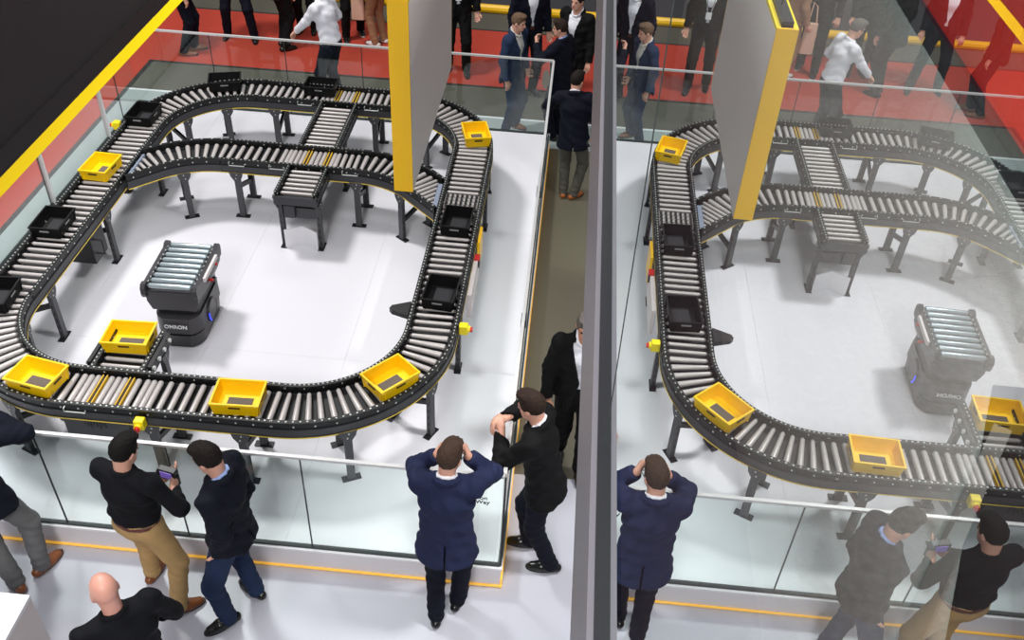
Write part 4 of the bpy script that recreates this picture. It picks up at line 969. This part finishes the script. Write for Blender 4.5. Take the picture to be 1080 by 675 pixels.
person('bald man in black shirt in the foreground at the bottom', (-2.16, 2.72), 46, 1.72, feet=((-0.12, 0.0, 8), (0.12, 0.02, -10)), lean=(0.0, 0.06), head=(0, -14), hands=((-0.20, 0.18, 0.95), (0.20, 0.28, 1.02)), elbows=((-0.8, -0.5, -0.4), (0.8, -0.6, -0.4)),
       top='shirt', topc=C_BLKTOP, trous=C_DJEAN, shoec=S_BLACK, hem=0.05, hair=None, skin='pink', group=FG, bulk=1.1)
# corner and walkway
WG = 'visitors in the walkway'
person('man in black suit leaning on the barrier corner with clasped hands', (0.11, 4.44), 78, 1.72, feet=((-0.09, -0.10, 10), (0.08, 0.12, 5)), hip=(0.0, 0.03), lean=(0.0, 0.09), bulk=0.95, head=(-10, -14),
       hands=((0.02, 0.38, 1.33), (0.09, 0.40, 1.33)), elbows=((-0.8, -0.1, -0.5), (0.9, -0.1, -0.3)), hdir=((0.5, 0.6, 0.2), (-0.7, 0.5, 0)), curl=0.9, top='jacket', topc=C_BLACK, shirtc=C_WSHIRT, trous=C_DNAVY, shoec=S_BLACK, hem=0.14, hair='brown', group=WG, skin='fair')
person('grey haired man in black suit walking up the walkway half behind the beam', (0.29, 5.42), 185, 1.72, feet=((-0.08, 0.12, 0), (0.09, -0.14, 0)), lean=(0, 0.04), head=(-8, -8), top='jacket', topc=C_BLACK, shirtc=C_WSHIRT, trous=C_BLKTR, shoec=S_BLACK, hem=0.16, hair='grey', open_front=True, group=WG, skin='tan')
person('man in navy jacket and khaki trousers with tan shoes seen from behind', (0.12, 9.60), -6, 1.56, feet=((-0.07, 0.0, 8), (0.075, -0.02, -38)), lean=(-0.04, 0.06), head=(-30, -8), hands=((-0.16, 0.30, 1.22), (0.27, 0.06, 0.92)), elbows=((-1, -0.2, -0.35), (1, -0.5, 0)), top='jacket', topc=C_DNAVY, shirtc=C_WSHIRT, trous=C_KHAKI, shoec=S_ORANGE, hem=0.16, hair='dark', group=WG, fine=True)
# behind the back barrier
person('man in slate blue suit and pale shirt facing right beside the back barrier', (-0.70, 11.08), -118, 1.60, feet=((-0.13, 0.0, 8), (0.13, 0.0, -8)), head=(8, -10), top='jacket', topc=C_SLATE, shirtc=C_PALE, trous=C_SLATE, shoec=S_BROWN, hem=0.16, hair='sandy', open_front=True, group=BG)
person('man in dark navy suit gesturing with a raised hand at the back corner', (-0.10, 11.00), 62, 1.58, head=(20, -6), hands=((-0.24, 0.27, 1.46), (0.24, 0.10, 0.95)), elbows=((-0.6, -0.4, -0.8), (1, -0.5, 0)), curl=0.9, top='jacket', topc=C_DNAVY, shirtc=C_LBLUE, trous=C_DNAVY, shoec=S_BLACK, hem=0.17, hair='brown', group=BG, fine=True)
person('tall man in black suit and white shirt standing behind the gesturing man', (0.06, 11.58), 148, 1.74, head=(0, -4), top='jacket', topc=C_BLACK, shirtc=C_WSHIRT, trous=C_BLKTR, shoec=S_BLACK, hem=0.17, hair='dark', open_front=True, group=BG, hands=(None, (0.10, 0.22, 0.98)))
person('man in dark blue suit at the top between the back barrier and yellow kerb', (-0.58, 12.2), 205, 1.76, head=(0, -4), top='jacket', topc=C_DNAVY, shirtc=C_WSHIRT, trous=C_DJEAN, shoec=S_BLACK, hem=0.16, hair='brown', open_front=True, group=BG, fine=False, belt=L_BELT)
person('person in black suit with a lanyard badge right behind the hanging sign', (-1.60, 12.72), 190, 1.80, feet=((-0.12, 0.10, 5), (0.12, -0.10, -5)), top='jacket', topc=C_BLACK, shirtc=C_WSHIRT, trous=C_BLKTR, shoec=S_BLACK, hem=0.16, hair='dark', open_front=True, group=BG, fine=False, lanyard=True, tie=C_BLKTR)
person('person in brown trousers and pale shoes beside the sign top', (-2.86, 13.40), 60, 1.70, top='jacket', topc=C_BROWNT, shirtc=C_WSHIRT, trous=C_BROWNT, shoec=S_WHITE, hem=0.10, hair='brown', hairlen=0.10, group=BG, fine=False)
person('person in black trousers and black trainers with white soles', (-3.30, 13.62), 200, 1.78, feet=((-0.12, -0.1, 5), (0.13, 0.12, -5)), top='sweater', topc=C_BLKTOP, trous=C_BLKTR, shoec=S_BLACK, solec=S_SOLEW, hair='dark', group=BG, fine=False, hem=0.05)
person('man in white shirt and dark jeans reaching down to the left', (-3.08, 11.38), 72, 1.72, feet=((-0.09, 0.06, 5), (0.09, -0.06, -5)), hip=(0.0, -0.02), lean=(0.0, 0.10), head=(0, -20), hands=((-0.10, 0.44, 1.02), (0.20, 0.18, 0.98)), elbows=((-0.5, -0.6, -0.5), (0.8, -0.5, -0.3)), top='shirt', topc=C_WSHIRT, trous=C_DJEAN, shoec=S_BROWN, hair='grey', group=BG, fine=True, hem=-0.01)
person('person in black trousers and long coat carrying a bag', (-4.02, 13.68), 180, 1.72, top='jacket', topc=C_BLACK, shirtc=C_WSHIRT, trous=C_BLKTR, shoec=S_BLACK, hair='brown', hairlen=0.08, group=BG, fine=False, hem=0.16)
person('man in black suit standing left of the man in white shirt', (-4.22, 13.02), -40, 1.80, feet=((-0.09, 0.06, 8), (0.10, -0.04, -8)), top='jacket', topc=C_BLACK, shirtc=C_WSHIRT, trous=C_BLKTR, shoec=S_BLACK, hair='dark', group=BG, fine=False, hem=0.17)
person('person in navy trousers standing with legs apart on the red carpet', (-4.92, 13.24), 190, 1.80, feet=((-0.20, 0.06, 10), (0.20, -0.06, -10)), top='jacket', topc=C_DNAVY, shirtc=C_WSHIRT, trous=C_DNAVY, shoec=S_BLACK, hair='brown', group=BG, fine=False, hem=0.14, open_front=True)
person('person in dark blue trousers leftmost on the red carpet', (-5.50, 12.62), -70, 1.78, feet=((-0.08, 0.08, 5), (0.09, -0.06, -5)), top='jacket', topc=C_BLACK, shirtc=C_WSHIRT, trous=C_DNAVY, shoec=S_BROWN, hair='dark', group=BG, fine=False, hem=0.14)
# things people hold
cmr = root('camera_gimbal', (-2.42, 4.00, 1.07), 'small dark camera held by the man in beige trousers', 'camera')
obj('camera_body', MB().box((-2.42, 4.00, 1.13), (0.13, 0.05, 0.075), math.radians(-12)), M_BLACK, cmr, bevel=0.006)
obj('screen', MB().box((-2.425, 3.973, 1.13), (0.085, 0.004, 0.055), math.radians(-12)), mat('violet_screen', (128, 104, 200), 0.3, emit=0.5), cmr)
obj('handgrip', MB().tube([(-2.36, 3.99, 1.04), (-2.36, 3.99, 1.12)], 0.016, 10), M_BLACK, cmr)
bag = root('tote_bag', (-3.05, 13.36, 0.55), 'pale pink tote bag hanging beside the brown trousers', 'bag')
obj('pouch', MB().prism(rrect(-3.14, 13.30, 0.10, 0.045, 0.04), 0.42, 0.86, 0.85), mat('tote_cloth', (206, 168, 146), 0.8, vary=0.1), bag)
obj('strap', MB().tube([(-3.20, 13.30, 0.84), (-3.16, 13.31, 1.10), (-3.10, 13.31, 1.16), (-3.08, 13.30, 0.84)], 0.010, 6), mat('tote_cloth', (206, 168, 146), 0.8), bag)
hb2 = root('handbag', (-4.22, 13.55, 0.5), 'small dark red handbag carried by the person in the long coat', 'bag')
obj('pouch', MB().prism(rrect(-4.24, 13.55, 0.09, 0.04, 0.03), 0.45, 0.68, 0.8), mat('handbag_red', (104, 36, 36), 0.5), hb2)
obj('strap', MB().tube([(-4.30, 13.55, 0.66), (-4.26, 13.56, 0.92), (-4.20, 13.55, 0.66)], 0.008, 6), mat('handbag_red', (104, 36, 36), 0.5), hb2)
